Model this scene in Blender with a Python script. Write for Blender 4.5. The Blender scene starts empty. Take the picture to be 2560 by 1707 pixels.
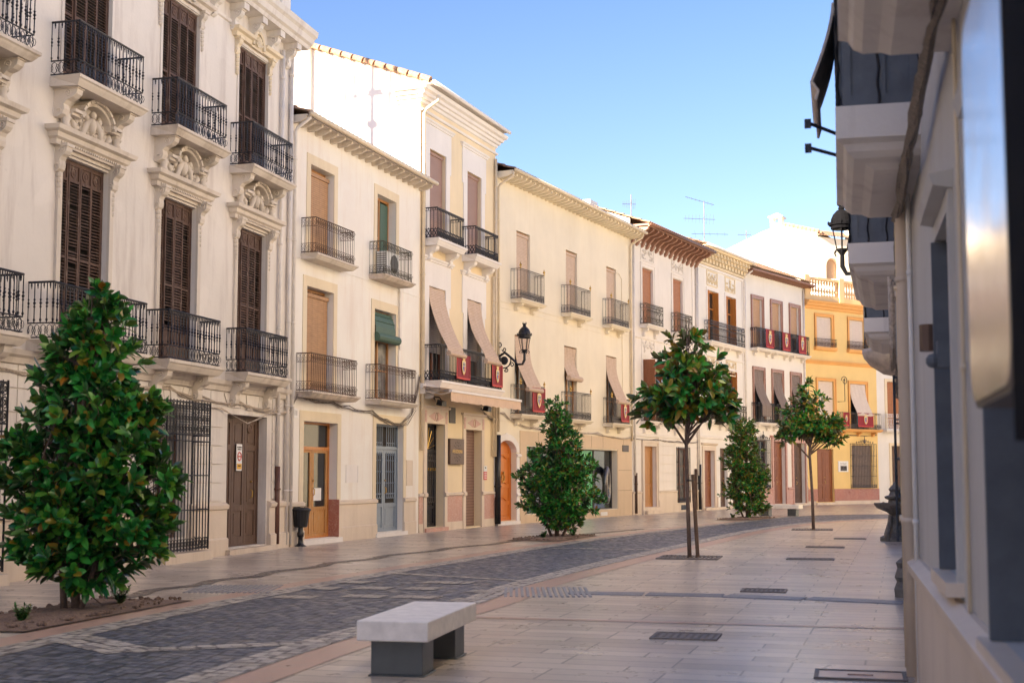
import bpy, math, random
from mathutils import Vector, Matrix
R = math.radians
PI = math.pi
sc = bpy.context.scene
# ------------------------------------------------------------------ camera, sky, sun
FPX, CXP, HYP, TH, EYE = 3400.0, 1280.0, 1188.0, R(5.0), 1.6      # measured on the 2560 px wide photograph
CYP = HYP - FPX * math.tan(TH)
cd = bpy.data.cameras.new('camera'); cam = bpy.data.objects.new('camera', cd); sc.collection.objects.link(cam)
cam.location = (0, 0, EYE); cam.rotation_euler = (R(90) + TH, 0, 0)
cd.sensor_width = 36; cd.lens = 36 * FPX / 2560; cd.shift_y = (CYP - 853.5) / 2560
cd.clip_start = .05; cd.clip_end = 2000
cd.dof.use_dof = True; cd.dof.focus_distance = 36; cd.dof.aperture_fstop = 2.9
sc.camera = cam
SUN_EL, SUN_AZ = 21.0, 230.0       # degrees; azimuth of the sun clockwise from +Y
w = bpy.data.worlds.new('World'); sc.world = w; w.use_nodes = True
nt = w.node_tree; bg = nt.nodes['Background']; sky = nt.nodes.new('ShaderNodeTexSky')
sky.sky_type = 'NISHITA'; sky.sun_disc = False; sky.sun_elevation = R(SUN_EL); sky.sun_rotation = R(SUN_AZ)
sky.air_density = 1.0; sky.dust_density = 0.6; sky.ozone_density = 3.0
tint = nt.nodes.new('ShaderNodeMix'); tint.data_type = 'RGBA'; tint.blend_type = 'MULTIPLY'; tint.inputs[0].default_value = 1; 
tcw = nt.nodes.new('ShaderNodeTexCoord'); sxw = nt.nodes.new('ShaderNodeSeparateXYZ'); nt.links.new(tcw.outputs['Generated'], sxw.inputs[0])
crw = nt.nodes.new('ShaderNodeValToRGB'); nt.links.new(sxw.outputs[2], crw.inputs[0]); crw.color_ramp.elements[0].position = .08; crw.color_ramp.elements[0].color = (1.05, .93, .98, 1); crw.color_ramp.elements[1].position = .48; crw.color_ramp.elements[1].color = (.62, .68, .88, 1)
nt.links.new(crw.outputs[0], tint.inputs[7])
nt.links.new(sky.outputs[0], tint.inputs[6]); nt.links.new(tint.outputs[2], bg.inputs[0]); bg.inputs[1].default_value = 0.052
sl = bpy.data.lights.new('sun', 'SUN'); sl.energy = 5.0; sl.angle = R(.5); sl.color = (1, .85, .62)
so = bpy.data.objects.new('sun', sl); sc.collection.objects.link(so)
sv = Vector((math.sin(R(SUN_AZ)) * math.cos(R(SUN_EL)), math.cos(R(SUN_AZ)) * math.cos(R(SUN_EL)), math.sin(R(SUN_EL))))
so.rotation_euler = sv.to_track_quat('Z', 'Y').to_euler(); so.location = sv * 60
vs = sc.view_settings; vs.view_transform = 'Standard'; vs.look = 'None'; vs.gamma = 1; vs.exposure = 2.5; vs.use_curve_mapping = False

# ------------------------------------------------------------------ measuring helpers (pixel of the photograph -> point in the place)
def ray(x, y):
    a = (x - CXP) / FPX; b = -(y - CYP) / FPX
    return a, math.cos(TH) - b * math.sin(TH), math.sin(TH) + b * math.cos(TH)
def gnd(x, y, z=0.0):
    r = ray(x, y); t = (z - EYE) / r[2]
    return r[0] * t, r[1] * t
def atdepth(x, y, Y):
    r = ray(x, y); t = Y / r[1]
    return Vector((r[0] * t, Y, r[2] * t + EYE))
class Fac:
    def __init__(s, o, e):
        s.o = o; dx, dy = e[0] - o[0], e[1] - o[1]; s.L = math.hypot(dx, dy); s.d = (dx / s.L, dy / s.L); s.n = (s.d[1], -s.d[0])
        s.a = math.atan2(dy, dx)
    def w(s, u, z, off=0): return Vector((s.o[0] + s.d[0] * u + s.n[0] * off, s.o[1] + s.d[1] * u + s.n[1] * off, z))
    def hit(s, x, y, off=0):
        r = ray(x, y); ox, oy = s.o[0] + s.n[0] * off, s.o[1] + s.n[1] * off
        t = (ox * s.n[0] + oy * s.n[1]) / (r[0] * s.n[0] + r[1] * s.n[1])
        return (r[0] * t - ox) * s.d[0] + (r[1] * t - oy) * s.d[1], r[2] * t + EYE

# ------------------------------------------------------------------ materials
MT = {}
def nodes(name):
    m = bpy.data.materials.new(name); m.use_nodes = True; t = m.node_tree
    return m, t, t.nodes['Principled BSDF'], t.nodes.new, t.links.new
def mapping(t, N, L, scale=(1, 1, 1), rot=(0, 0, 0), src='Object'):
    tc = N('ShaderNodeTexCoord'); mp = N('ShaderNodeMapping'); L(tc.outputs[src], mp.inputs[0])
    mp.inputs['Scale'].default_value = scale; mp.inputs['Rotation'].default_value = rot
    return mp.outputs[0]
def noise(N, L, vec, s, det=5, rough=.55, dist=0):
    n = N('ShaderNodeTexNoise'); L(vec, n.inputs['Vector']); n.inputs['Scale'].default_value = s; n.inputs['Detail'].default_value = det
    n.inputs['Roughness'].default_value = rough; n.inputs['Distortion'].default_value = dist
    return n.outputs['Fac']
def ramp(N, L, fac, a, b, ca=0.0, cb=1.0):
    r = N('ShaderNodeMapRange'); L(fac, r.inputs[0]); r.inputs[1].default_value = a; r.inputs[2].default_value = b
    r.inputs[3].default_value = ca; r.inputs[4].default_value = cb
    return r.outputs[0]
def mixc(N, L, fac, c1, c2, mode='MIX'):
    m = N('ShaderNodeMix'); m.data_type = 'RGBA'; m.blend_type = mode
    if isinstance(fac, (int, float)): m.inputs[0].default_value = fac
    else: L(fac, m.inputs[0])
    for i, c in ((6, c1), (7, c2)):
        if isinstance(c, tuple): m.inputs[i].default_value = (*c, 1)
        else: L(c, m.inputs[i])
    return m.outputs[2]
def bump(N, L, P, h, st, dist=.01, nrm=None):
    b = N('ShaderNodeBump'); L(h, b.inputs['Height']); b.inputs['Strength'].default_value = st; b.inputs['Distance'].default_value = dist
    if nrm: L(nrm, b.inputs['Normal'])
    L(b.outputs[0], P.inputs['Normal']); return b.outputs[0]
def plaster(name, col, dirt=(.35, .27, .2), amt=.35, rough=.85):
    m, t, P, N, L = nodes(name); v = mapping(t, N, L)
    big = noise(N, L, v, .55, 6, .6); vst = mapping(t, N, L, (2.2, 2.2, .28)); st = noise(N, L, vst, 1.1, 6, .65)
    fine = noise(N, L, v, 14, 4)
    c = mixc(N, L, ramp(N, L, big, .3, .75), tuple(x * .9 for x in col), tuple(min(.88, x * 1.05) for x in col))
    c = mixc(N, L, ramp(N, L, st, .5, .8, 0, amt), c, dirt)
    c = mixc(N, L, ramp(N, L, noise(N, L, v, 5.5, 7, .7), .62, .74, 0, amt * .8), c, tuple(x * .7 for x in col))
    c = mixc(N, L, ramp(N, L, noise(N, L, v, .8, 2, .4, .4), .60, .615, 0, amt * .3), c, tuple(min(.88, x * 1.12) for x in col))      # old patch repairs
    sp = N('ShaderNodeSeparateXYZ'); L(v, sp.inputs[0])      # damp rising from the pavement and grime, broken by noise
    low = N('ShaderNodeMath'); low.operation = 'MULTIPLY'; L(ramp(N, L, sp.outputs[2], 0, .8, 1, 0), low.inputs[0]); L(ramp(N, L, st, .4, .7), low.inputs[1])
    c = mixc(N, L, ramp(N, L, low.outputs[0], 0, 1, 0, amt), c, dirt)
    L(c, P.inputs['Base Color']); P.inputs['Roughness'].default_value = rough
    bump(N, L, P, mixc(N, L, .3, fine, big), .25, .02); MT[name] = m
def wood(name, col, col2, rough=.55, sc_=(9, 9, .9), wear=0.0):
    m, t, P, N, L = nodes(name); v = mapping(t, N, L, sc_)
    g = noise(N, L, v, 2.5, 8, .65, .6); c = mixc(N, L, ramp(N, L, g, .3, .7), col, col2)
    if wear:
        w_ = noise(N, L, mapping(t, N, L, (5, 5, 2)), 2.2, 8, .7); c = mixc(N, L, ramp(N, L, w_, .55, .7, 0, wear), c, (.42, .34, .27))
    L(c, P.inputs['Base Color']); P.inputs['Roughness'].default_value = rough; bump(N, L, P, g, .3, .006); MT[name] = m
def plain(name, col, rough=.5, metal=0, var=.12, s=6, bs=.1, spec=None, rust=None):
    m, t, P, N, L = nodes(name); v = mapping(t, N, L); n = noise(N, L, v, s, 6, .6)
    c = mixc(N, L, ramp(N, L, n, .3, .7), tuple(x * (1 - var) for x in col), tuple(min(1, x * (1 + var)) for x in col))
    if rust: c = mixc(N, L, ramp(N, L, noise(N, L, v, 9, 6, .7), .55, .7, 0, .7), c, rust)
    L(c, P.inputs['Base Color']); L(ramp(N, L, n, .2, .8, max(.02, rough - .1), min(1, rough + .1)), P.inputs['Roughness']); P.inputs['Metallic'].default_value = metal
    if spec is not None: P.inputs['Specular IOR Level'].default_value = spec
    if bs: bump(N, L, P, n, bs, .01)
    MT[name] = m
def blindmat(name, c1, c2, per=.045, gaps=.5):
    m, t, P, N, L = nodes(name); v = mapping(t, N, L); sp = N('ShaderNodeSeparateXYZ'); L(v, sp.inputs[0])
    mm = N('ShaderNodeMath'); mm.operation = 'MULTIPLY'; L(sp.outputs[2], mm.inputs[0]); mm.inputs[1].default_value = 1 / per
    fr = N('ShaderNodeMath'); fr.operation = 'FRACT'; L(mm.outputs[0], fr.inputs[0])
    n = noise(N, L, mapping(t, N, L, (1.5, 1.5, 6)), 3, 6, .6)
    k = ramp(N, L, fr.outputs[0], .55, .8, 0, gaps); c = mixc(N, L, k, c1, c2); c = mixc(N, L, ramp(N, L, n, .35, .75, 0, .45), c, c2)
    mx = N('ShaderNodeMath'); mx.operation = 'MULTIPLY'; L(sp.outputs[0], mx.inputs[0]); mx.inputs[1].default_value = 3.3
    fx = N('ShaderNodeMath'); fx.operation = 'FRACT'; L(mx.outputs[0], fx.inputs[0]); c = mixc(N, L, ramp(N, L, fx.outputs[0], .93, .96, 0, .4), c, c2)
    L(c, P.inputs['Base Color']); P.inputs['Roughness'].default_value = .65; bump(N, L, P, fr.outputs[0], .5, .01); MT[name] = m
def marble(name, c1, c2, vein, rough=.35, scale=1.6):
    m, t, P, N, L = nodes(name); v = mapping(t, N, L); n = noise(N, L, v, scale, 8, .65, .8)
    c = mixc(N, L, ramp(N, L, n, .3, .7), c1, c2); n2 = noise(N, L, v, scale * 2.3, 8, .6, 2.5)
    k = N('ShaderNodeMath'); k.operation = 'SUBTRACT'; L(n2, k.inputs[0]); k.inputs[1].default_value = .5
    k2 = N('ShaderNodeMath'); k2.operation = 'ABSOLUTE'; L(k.outputs[0], k2.inputs[0]); c = mixc(N, L, ramp(N, L, k2.outputs[0], 0, .025, .7, 0), c, vein)
    L(c, P.inputs['Base Color']); L(ramp(N, L, n, .3, .7, rough - .08, rough + .12), P.inputs['Roughness']); bump(N, L, P, n, .08, .01); MT[name] = m

plaster('white_plaster', (.75, .69, .625), (.40, .32, .28), .75)
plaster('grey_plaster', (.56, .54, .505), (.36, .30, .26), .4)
plaster('moulding', (.68, .60, .51), (.30, .23, .17), .7)
plaster('rose_cream', (.88, .81, .74), (.64, .48, .36), .5)
plaster('ochre_trim', (.78, .66, .48), (.50, .36, .22), .3)
plaster('butter_plaster', (.83, .68, .46), (.55, .40, .25), .2)
plaster('clean_white', (.83, .78, .74), (.5, .42, .36), .15)
plaster('cream_plaster', (.83, .74, .59), (.60, .45, .28), .2)
plaster('warm_white', (.82, .76, .70), (.52, .42, .34), .3)
plaster('bright_white', (.80, .765, .72), (.6, .52, .42), .15)
plaster('relief_cream', (.80, .67, .47), (.5, .38, .25), .3)
plaster('yellow_plaster', (.84, .60, .25), (.6, .42, .2), .15)
plaster('orange_trim', (.80, .42, .14), (.5, .3, .14), .2)
plaster('limestone', (.72, .60, .48), (.45, .34, .25), .4, .6)
plaster('beige_stone', (.66, .49, .32), (.42, .3, .2), .25, .6)
marble('red_marble', (.36, .13, .09), (.45, .18, .12), (.6, .42, .34))
marble('brown_marble', (.28, .13, .09), (.36, .18, .12), (.5, .34, .26))
marble('pink_marble', (.45, .22, .17), (.56, .30, .23), (.68, .52, .44))
wood('old_shutter', (.07, .036, .026), (.135, .075, .052), .75, wear=.4)
wood('old_door', (.085, .048, .033), (.15, .085, .055), .6, wear=.2)
wood('honey_wood', (.46, .16, .03), (.62, .25, .06), .4)
wood('worn_wood', (.40, .16, .04), (.60, .33, .12), .6, wear=.5)
wood('orange_wood', (.55, .14, .012), (.66, .20, .025), .3)
wood('brown_wood', (.20, .065, .025), (.30, .11, .045), .45)
wood('oak_wood', (.36, .16, .045), (.50, .24, .08), .5)
wood('eave_wood', (.25, .12, .08), (.34, .18, .12), .6)
plaster('balustrade_paint', (.80, .56, .30), (.5, .35, .2), .3)
plain('iron', (.022, .022, .028), .45, .4, .3, 20)
plain('rusty_iron', (.10, .062, .045), .75, .3, .35, 22, rust=(.2, .09, .045))
plain('mossy_iron', (.075, .07, .05), .7, .3, .3, 20, rust=(.16, .1, .06))
plain('grey_iron', (.10, .09, .085), .55, .4, .25, 20)
plain('brass', (.62, .40, .12), .3, 1, .1)
plain('blue_grey_paint', (.23, .28, .34), .4, 0, .1)
plain('black_plastic', (.012, .012, .014), .35, 0, .2)
plain('matte_black', (.006, .006, .008), .9, 0, .2, spec=.05)
plain('dark_glass', (.022, .026, .028), .06, 0, .3, 2, 0)
plain('curtain_glass', (.25, .24, .22), .12, 0, .5, 4, 0)
plain('dark_inside', (.03, .025, .022), .9, 0, .2)
plain('white_metal', (.78, .76, .73), .4, 0, .05)
plain('cream_pipe', (.74, .62, .45), .5, 0, .08)
plain('white_pipe', (.76, .70, .64), .5, 0, .08)
plain('brown_pipe', (.13, .055, .035), .5, 0, .2)
plain('cable_rubber', (.20, .165, .135), .7, 0, .5, 30)
plain('cable_pale', (.50, .42, .34), .7, 0, .4, 30)
plain('awning_cloth', (.66, .47, .34), .85, 0, .05)
plain('green_blind', (.055, .11, .075), .6, 0, .3, 25)
plain('cover_metal', (.19, .16, .14), .6, .2, .25, 14)
plain('bronze_plate', (.13, .085, .065), .45, .5, .1)
plain('slate_paint', (.13, .145, .165), .8, 0, .15, spec=.2)
plain('stained_slab', (.55, .46, .38), .8, 0, .3, 5)
plain('concrete', (.82, .77, .72), .6, 0, .12, 9)
plain('bench_steel', (.10, .11, .115), .45, .3, .15)
plain('bark', (.16, .11, .085), .85, 0, .3, 18, .5)
plain('stake_wood', (.17, .105, .065), .85, 0, .3, 14, .4)
plain('gravel', (.20, .135, .105), .9, 0, .5, 45, .9)
plain('banner_red', (.25, .018, .028), .75, 0, .12, 8)
plain('banner_trim', (.55, .06, .05), .7, 0, .1)
plain('emblem_gold', (.80, .55, .22), .5, .2, .1)
plain('emblem_white', (.45, .42, .38), .6, 0, .05)
plain('emblem_blue', (.10, .14, .40), .6, 0, .05)
plain('emblem_red', (.55, .06, .04), .6, 0, .05)
plain('emblem_dark', (.03, .02, .02), .6, 0, .05)
plain('paper_white', (.80, .78, .76), .6, 0, .03)
plain('ink', (.04, .035, .035), .6, 0, .05)
plain('sign_red', (.62, .12, .10), .5, 0, .05)
plain('sign_yellow', (.80, .42, .05), .5, 0, .05)
plain('green_panel', (.04, .40, .12), .35, 0, .1)
plain('plastic_white', (.72, .71, .68), .45, 0, .04)
plain('mirror_face', (.60, .52, .45), .16, .6, .05, 3, 0)
plain('silver_ring', (.16, .15, .15), .3, .7, .1)
plain('old_bronze', (.17, .155, .135), .6, .2, .4, 9, .4)
blindmat('straw_blind', (.52, .30, .15), (.20, .10, .055), .05)
blindmat('pink_blind', (.66, .50, .38), (.40, .26, .18), .05, .7)
blindmat('rust_blind', (.46, .19, .08), (.20, .075, .035), .05)
blindmat('taupe_roller', (.42, .27, .22), (.17, .09, .075), .055, .7)
blindmat('grey_roller', (.45, .38, .34), (.2, .15, .13), .06, .7)
blindmat('brown_shutter', (.27, .16, .12), (.12, .06, .045), .09, .7)
blindmat('tan_roller', (.52, .33, .20), (.32, .18, .10), .05, .4)
blindmat('grey_mat', (.24, .18, .15), (.10, .07, .06), .05)
blindmat('pale_roller', (.72, .62, .54), (.55, .44, .36), .07, .4)

def tilemat(name, c1, c2, c3):
    m, t, P, N, L = nodes(name); v = mapping(t, N, L); n = noise(N, L, v, 3.0, 7, .7); n2 = noise(N, L, v, 16, 5, .6)
    c = mixc(N, L, ramp(N, L, n, .35, .65), c1, c2); c = mixc(N, L, ramp(N, L, n2, .5, .68), c, c3)
    L(c, P.inputs['Base Color']); P.inputs['Roughness'].default_value = .9; bump(N, L, P, n2, .4, .01); MT[name] = m
tilemat('roof_tile', (.30, .17, .11), (.42, .27, .18), (.18, .12, .09))
tilemat('roof_tile_dark', (.17, .10, .075), (.27, .165, .12), (.10, .07, .055))

def leafmat(name, brown=.3):
    m, t, P, N, L = nodes(name); g = N('ShaderNodeNewGeometry'); cr = N('ShaderNodeValToRGB'); L(g.outputs['Random Per Island'], cr.inputs[0])
    cr.color_ramp.interpolation = 'LINEAR'; e = cr.color_ramp.elements; e[0].position = 0; e[0].color = (.008, .08, .018, 1); e[1].position = 1; e[1].color = (.30, .13, .02, 1)
    for p, c in ((.30, (.018, .165, .03)), (.55, (.055, .32, .05)), (1 - brown * .9, (.14, .27, .03)), (1 - brown * .45, (.25, .24, .03))):
        q = cr.color_ramp.elements.new(p); q.color = (*c, 1)
    c = mixc(N, L, g.outputs['Backfacing'], cr.outputs[0], (.085, .075, .03) if brown > .3 else (.045, .075, .03))
    L(c, P.inputs['Base Color']); P.inputs['Roughness'].default_value = .3; P.inputs['Coat Weight'].default_value = .35; P.inputs['Coat Roughness'].default_value = .2
    tr = N('ShaderNodeBsdfTranslucent'); L(mixc(N, L, 1.0, cr.outputs[0], (1.6, 1.9, .7), 'MULTIPLY'), tr.inputs[0]); ms = N('ShaderNodeMixShader'); ms.inputs[0].default_value = .14
    out = t.nodes['Material Output']; L(P.outputs[0], ms.inputs[1]); L(tr.outputs[0], ms.inputs[2]); L(ms.outputs[0], out.inputs[0]); MT[name] = m
leafmat('magnolia_leaf', .16); leafmat('rusty_leaf', .38)

# paving
def paving(name, rot, c1, c2, mortar, bw=.95, bh=.31, rough=.28):
    m, t, P, N, L = nodes(name); v = mapping(t, N, L, (1, 1, 1), (0, 0, R(rot))); b = N('ShaderNodeTexBrick'); L(v, b.inputs['Vector'])
    b.inputs['Color1'].default_value = (0, 0, 0, 1); b.inputs['Color2'].default_value = (1, 1, 1, 1); b.inputs['Mortar'].default_value = (.5, .5, .5, 1); b.inputs['Scale'].default_value = 1
    b.inputs['Brick Width'].default_value = bw; b.inputs['Row Height'].default_value = bh; b.inputs['Mortar Size'].default_value = .010; b.inputs['Mortar Smooth'].default_value = .2; b.offset = .37; b.offset_frequency = 3
    n = noise(N, L, mapping(t, N, L, (1, 1, 1), (0, 0, R(rot))), 1.3, 7, .6); nl = noise(N, L, v, 7, 6, .65, .5); c = mixc(N, L, b.outputs['Color'], c1, c2); c = mixc(N, L, ramp(N, L, nl, .35, .7, 0, .16), c, tuple(x * .72 for x in c1))
    c = mixc(N, L, ramp(N, L, n, .5, .75, 0, .3), c, (.52, .36, .29)); dk = noise(N, L, v, .35, 5, .6); c = mixc(N, L, ramp(N, L, dk, .5, .8, 0, .2), c, tuple(x * .6 for x in c2))
    vg = N('ShaderNodeTexVoronoi'); L(v, vg.inputs['Vector']); vg.inputs['Scale'].default_value = 2.6; c = mixc(N, L, ramp(N, L, vg.outputs['Distance'], .035, .05, .55, 0), c, (.13, .11, .10))      # gum and stains
    c = mixc(N, L, ramp(N, L, b.outputs['Fac'], 0, 1, 0, .9), c, mortar); L(c, P.inputs['Base Color'])
    L(ramp(N, L, mixc(N, L, .5, n, nl), .35, .65, rough - .02, rough + .05), P.inputs['Roughness'])
    inv = N('ShaderNodeMath'); inv.operation = 'SUBTRACT'; inv.inputs[0].default_value = 1; L(b.outputs['Fac'], inv.inputs[1]); b1 = bump(N, L, P, inv.outputs[0], .2, .006)
    bump(N, L, P, nl, .012, .01, b1); MT[name] = m
paving('marble_paving', 16, (.43, .36, .30), (.69, .59, .49), (.10, .08, .07))
def cobble(name, c1, c2, mortar, s=9.5, rough=.5):
    m, t, P, N, L = nodes(name); uv = N('ShaderNodeUVMap'); v0 = N('ShaderNodeTexVoronoi'); mp = N('ShaderNodeMapping'); L(uv.outputs[0], mp.inputs[0]); mp.inputs['Scale'].default_value = (1, .8, 1)
    L(mp.outputs[0], v0.inputs['Vector']); v0.inputs['Scale'].default_value = s; v0.inputs['Randomness'].default_value = .45; v0.distance = 'CHEBYCHEV'
    ve = N('ShaderNodeTexVoronoi'); ve.feature = 'F1'; ve.distance = 'CHEBYCHEV'; L(mp.outputs[0], ve.inputs['Vector']); ve.inputs['Scale'].default_value = s; ve.inputs['Randomness'].default_value = .45
    sp = N('ShaderNodeSeparateColor'); L(v0.outputs['Color'], sp.inputs[0]); c = mixc(N, L, sp.outputs[0], c1, c2); c = mixc(N, L, ramp(N, L, noise(N, L, uv.outputs[0], .6, 5), .4, .7, 0, .25), c, tuple(x * .6 for x in c1))
    k = ramp(N, L, ve.outputs['Distance'], .36, .5); c = mixc(N, L, k, c, mortar); L(c, P.inputs['Base Color']); L(ramp(N, L, sp.outputs[1], 0, 1, rough - .15, rough + .15), P.inputs['Roughness'])
    h = ramp(N, L, ve.outputs['Distance'], .2, .5, 1, 0); bump(N, L, P, h, .8, .015); MT[name] = m
cobble('dark_cobble', (.10, .105, .125), (.20, .20, .22), (.04, .04, .045), 8.0)
cobble('pale_cobble', (.40, .36, .31), (.58, .52, .45), (.12, .10, .09), 8.0)
cobble('pebble_mosaic', (.14, .12, .105), (.27, .22, .18), (.08, .065, .055), 16, .4)
plain('red_paving', (.50, .33, .26), .33, 0, .15, 5, .03)
plain('tactile_blue', (.27, .27, .30), .4, 0, .2, 6, .1)

# ------------------------------------------------------------------ mesh building
SPLIT = {'window_surround', 'plinth', 'rustication', 'marble_panel', 'door_surround', 'surround_inlay', 'stucco_relief', 'stone_cladding', 'gable', 'awning_arm', 'window_head', 'shutter', 'door_step', 'plinth_base', 'meter_box', 'carved_relief', 'pediment', 'iron_arm', 'finial'}
class MB:
    def __init__(s): s.v = []; s.f = []; s.uv = None
    def add(s, vs, fs):
        n = len(s.v); s.v += [tuple(p) for p in vs]; s.f += [tuple(i + n for i in f) for f in fs]; return s
    def box(s, x0, x1, y0, y1, z0, z1):
        return s.add([(x0, y0, z0), (x1, y0, z0), (x1, y1, z0), (x0, y1, z0), (x0, y0, z1), (x1, y0, z1), (x1, y1, z1), (x0, y1, z1)],
                     [(0, 3, 2, 1), (4, 5, 6, 7), (0, 1, 5, 4), (1, 2, 6, 5), (2, 3, 7, 6), (3, 0, 4, 7)])
    def quad(s, a, b, c, d): return s.add([a, b, c, d], [(0, 1, 2, 3)])
    def tube(s, pts, r, n=5, closed=False, cap=True):
        P = [Vector(p) for p in pts]; m = len(P); rr = r if isinstance(r, (list, tuple)) else [r] * m; V = []; up = Vector((.031, .017, 1)).normalized()
        prev = None
        for i in range(m):
            a = P[(i - 1) % m] if (closed or i > 0) else P[i]; b = P[(i + 1) % m] if (closed or i < m - 1) else P[i]
            d = (b - a)
            d = d.normalized() if d.length > 1e-9 else Vector((0, 0, 1))
            if prev is None:
                q = up if abs(d.dot(up)) < .93 else Vector((1, .02, .01)); x = d.cross(q).normalized()
            else:
                x = prev - d * prev.dot(d)
                x = x.normalized() if x.length > 1e-6 else d.cross(up).normalized()
            prev = x; y = d.cross(x)
            V += [P[i] + (x * math.cos(2 * PI * k / n) + y * math.sin(2 * PI * k / n)) * rr[i] for k in range(n)]
        Fs = []
        for i in range(m if closed else m - 1):
            j = (i + 1) % m
            for k in range(n):
                k2 = (k + 1) % n; Fs.append((i * n + k, i * n + k2, j * n + k2, j * n + k))
        if cap and not closed: Fs += [tuple(range(n - 1, -1, -1)), tuple((m - 1) * n + k for k in range(n))]
        return s.add(V, Fs)
    def lathe(s, prof, c, n=12, a0=0, a1=2 * PI):
        full = abs(a1 - a0 - 2 * PI) < 1e-6; k = n if full else n + 1; V = []
        for r, z in prof:
            for i in range(k):
                a = a0 + (a1 - a0) * i / n; V.append((c[0] + r * math.cos(a), c[1] + r * math.sin(a), c[2] + z))
        Fs = []
        for j in range(len(prof) - 1):
            for i in range(n):
                i2 = (i + 1) % k; Fs.append((j * k + i, j * k + i2, (j + 1) * k + i2, (j + 1) * k + i))
        return s.add(V, Fs)
    def ball(s, c, rx, ry=None, rz=None, n=7, m=5):
        ry = ry or rx; rz = rz or rx; V = [(c[0], c[1], c[2] - rz)]
        for j in range(1, m):
            t = PI * j / m
            for i in range(n):
                a = 2 * PI * i / n; V.append((c[0] + rx * math.sin(t) * math.cos(a), c[1] + ry * math.sin(t) * math.sin(a), c[2] - rz * math.cos(t)))
        V.append((c[0], c[1], c[2] + rz)); Fs = [(0, 1 + (i + 1) % n, 1 + i) for i in range(n)]
        for j in range(m - 2):
            for i in range(n): a = 1 + j * n; Fs.append((a + i, a + (i + 1) % n, a + n + (i + 1) % n, a + n + i))
        a = 1 + (m - 2) * n; Fs += [(a + i, a + (i + 1) % n, len(V) - 1) for i in range(n)]
        return s.add(V, Fs)
    def prism(s, poly, a0, a1, plane='xz'):
        # poly in the plane, extruded along the third axis from a0 to a1
        def P(p, a): return {'xz': (p[0], a, p[1]), 'yz': (a, p[0], p[1]), 'xy': (p[0], p[1], a)}[plane]
        n = len(poly); V = [P(p, a0) for p in poly] + [P(p, a1) for p in poly]
        return s.add(V, [tuple(range(n)), tuple(range(2 * n - 1, n - 1, -1))] + [(i, n + i, n + (i + 1) % n, (i + 1) % n) for i in range(n)])
    def sweep(s, prof, u0, u1, m0=0, m1=0):
        # moulding: prof = [(off, z)...] outward offsets, run along u; ends returned to the wall (mitred ends when m0/m1 = 1)
        n = len(prof); V = [(u0 - m0 * o, -o, z) for o, z in prof] + [(u1 + m1 * o, -o, z) for o, z in prof]
        Fs = [(i, i + 1, n + i + 1, n + i) for i in range(n - 1)]; s.add(V, Fs)
        for u, m in ((u0, -m0), (u1, m1)):
            b = len(s.v); s.v += [(u + m * o, -o, z) for o, z in prof] + [(u + m * o, 0, z) if m else (u, 0, z) for o, z in prof]
            for i in range(n - 1): s.f.append((b + i, b + i + 1, b + n + i + 1, b + n + i))
        return s
    def pieces(s, gap):
        n = len(s.v); par = list(range(n))
        def fd(i):
            while par[i] != i: par[i] = par[par[i]]; i = par[i]
            return i
        for f in s.f:
            a = fd(f[0])
            for j in f[1:]: par[fd(j)] = a
        isl = {}
        for i in range(n): isl.setdefault(fd(i), []).append(i)
        bx = [[ [min(s.v[i][k] for i in L_) - gap / 2 for k in range(3)], [max(s.v[i][k] for i in L_) + gap / 2 for k in range(3)], L_] for L_ in isl.values()]
        again = True
        while again:
            again = False; out = []
            for b in bx:
                for c in out:
                    if all(b[0][k] <= c[1][k] and c[0][k] <= b[1][k] for k in range(3)):
                        c[0] = [min(b[0][k], c[0][k]) for k in range(3)]; c[1] = [max(b[1][k], c[1][k]) for k in range(3)]; c[2] = c[2] + b[2]; again = True; break
                else: out.append(b)
            bx = out
        return [sorted(b[2]) for b in bx]
    def build(s, name, mat, parent=None, smooth=False, solid=0):
        if name in SPLIT and parent is not None:
            P = s.pieces(.12)
            if len(P) > 1:
                for q in P:
                    ix = {v: k for k, v in enumerate(q)}; m = MB(); m.v = [s.v[i] for i in q]; m.f = [tuple(ix[i] for i in f) for f in s.f if f[0] in ix]; o = m.build1(name, mat, parent, smooth, solid)
                return o
        return s.build1(name, mat, parent, smooth, solid)
    def build1(s, name, mat, parent=None, smooth=False, solid=0):
        me = bpy.data.meshes.new(name); me.from_pydata(s.v, [], s.f); me.validate(); me.materials.append(MT[mat])
        if smooth: me.polygons.foreach_set('use_smooth', [True] * len(me.polygons))
        if s.uv:
            l = me.uv_layers.new(name='UVMap')
            for lp in me.loops: l.data[lp.index].uv = s.uv[lp.vertex_index]
        o = bpy.data.objects.new(name, me); sc.collection.objects.link(o)
        if parent: o.parent = parent
        if solid:
            md = o.modifiers.new('s', 'SOLIDIFY'); md.thickness = solid
        return o
def tag(o, label=None, cat=None, group=None, kind=None):
    if label: o['label'] = label
    if cat: o['category'] = cat
    if group: o['group'] = group
    if kind: o['kind'] = kind
    return o
def empty(name, loc=(0, 0, 0), rz=0, label=None, cat=None, group=None):
    o = bpy.data.objects.new(name, None); sc.collection.objects.link(o); o.location = loc; o.rotation_euler = (0, 0, rz); o.empty_display_size = .3
    return tag(o, label, cat, group)
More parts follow.
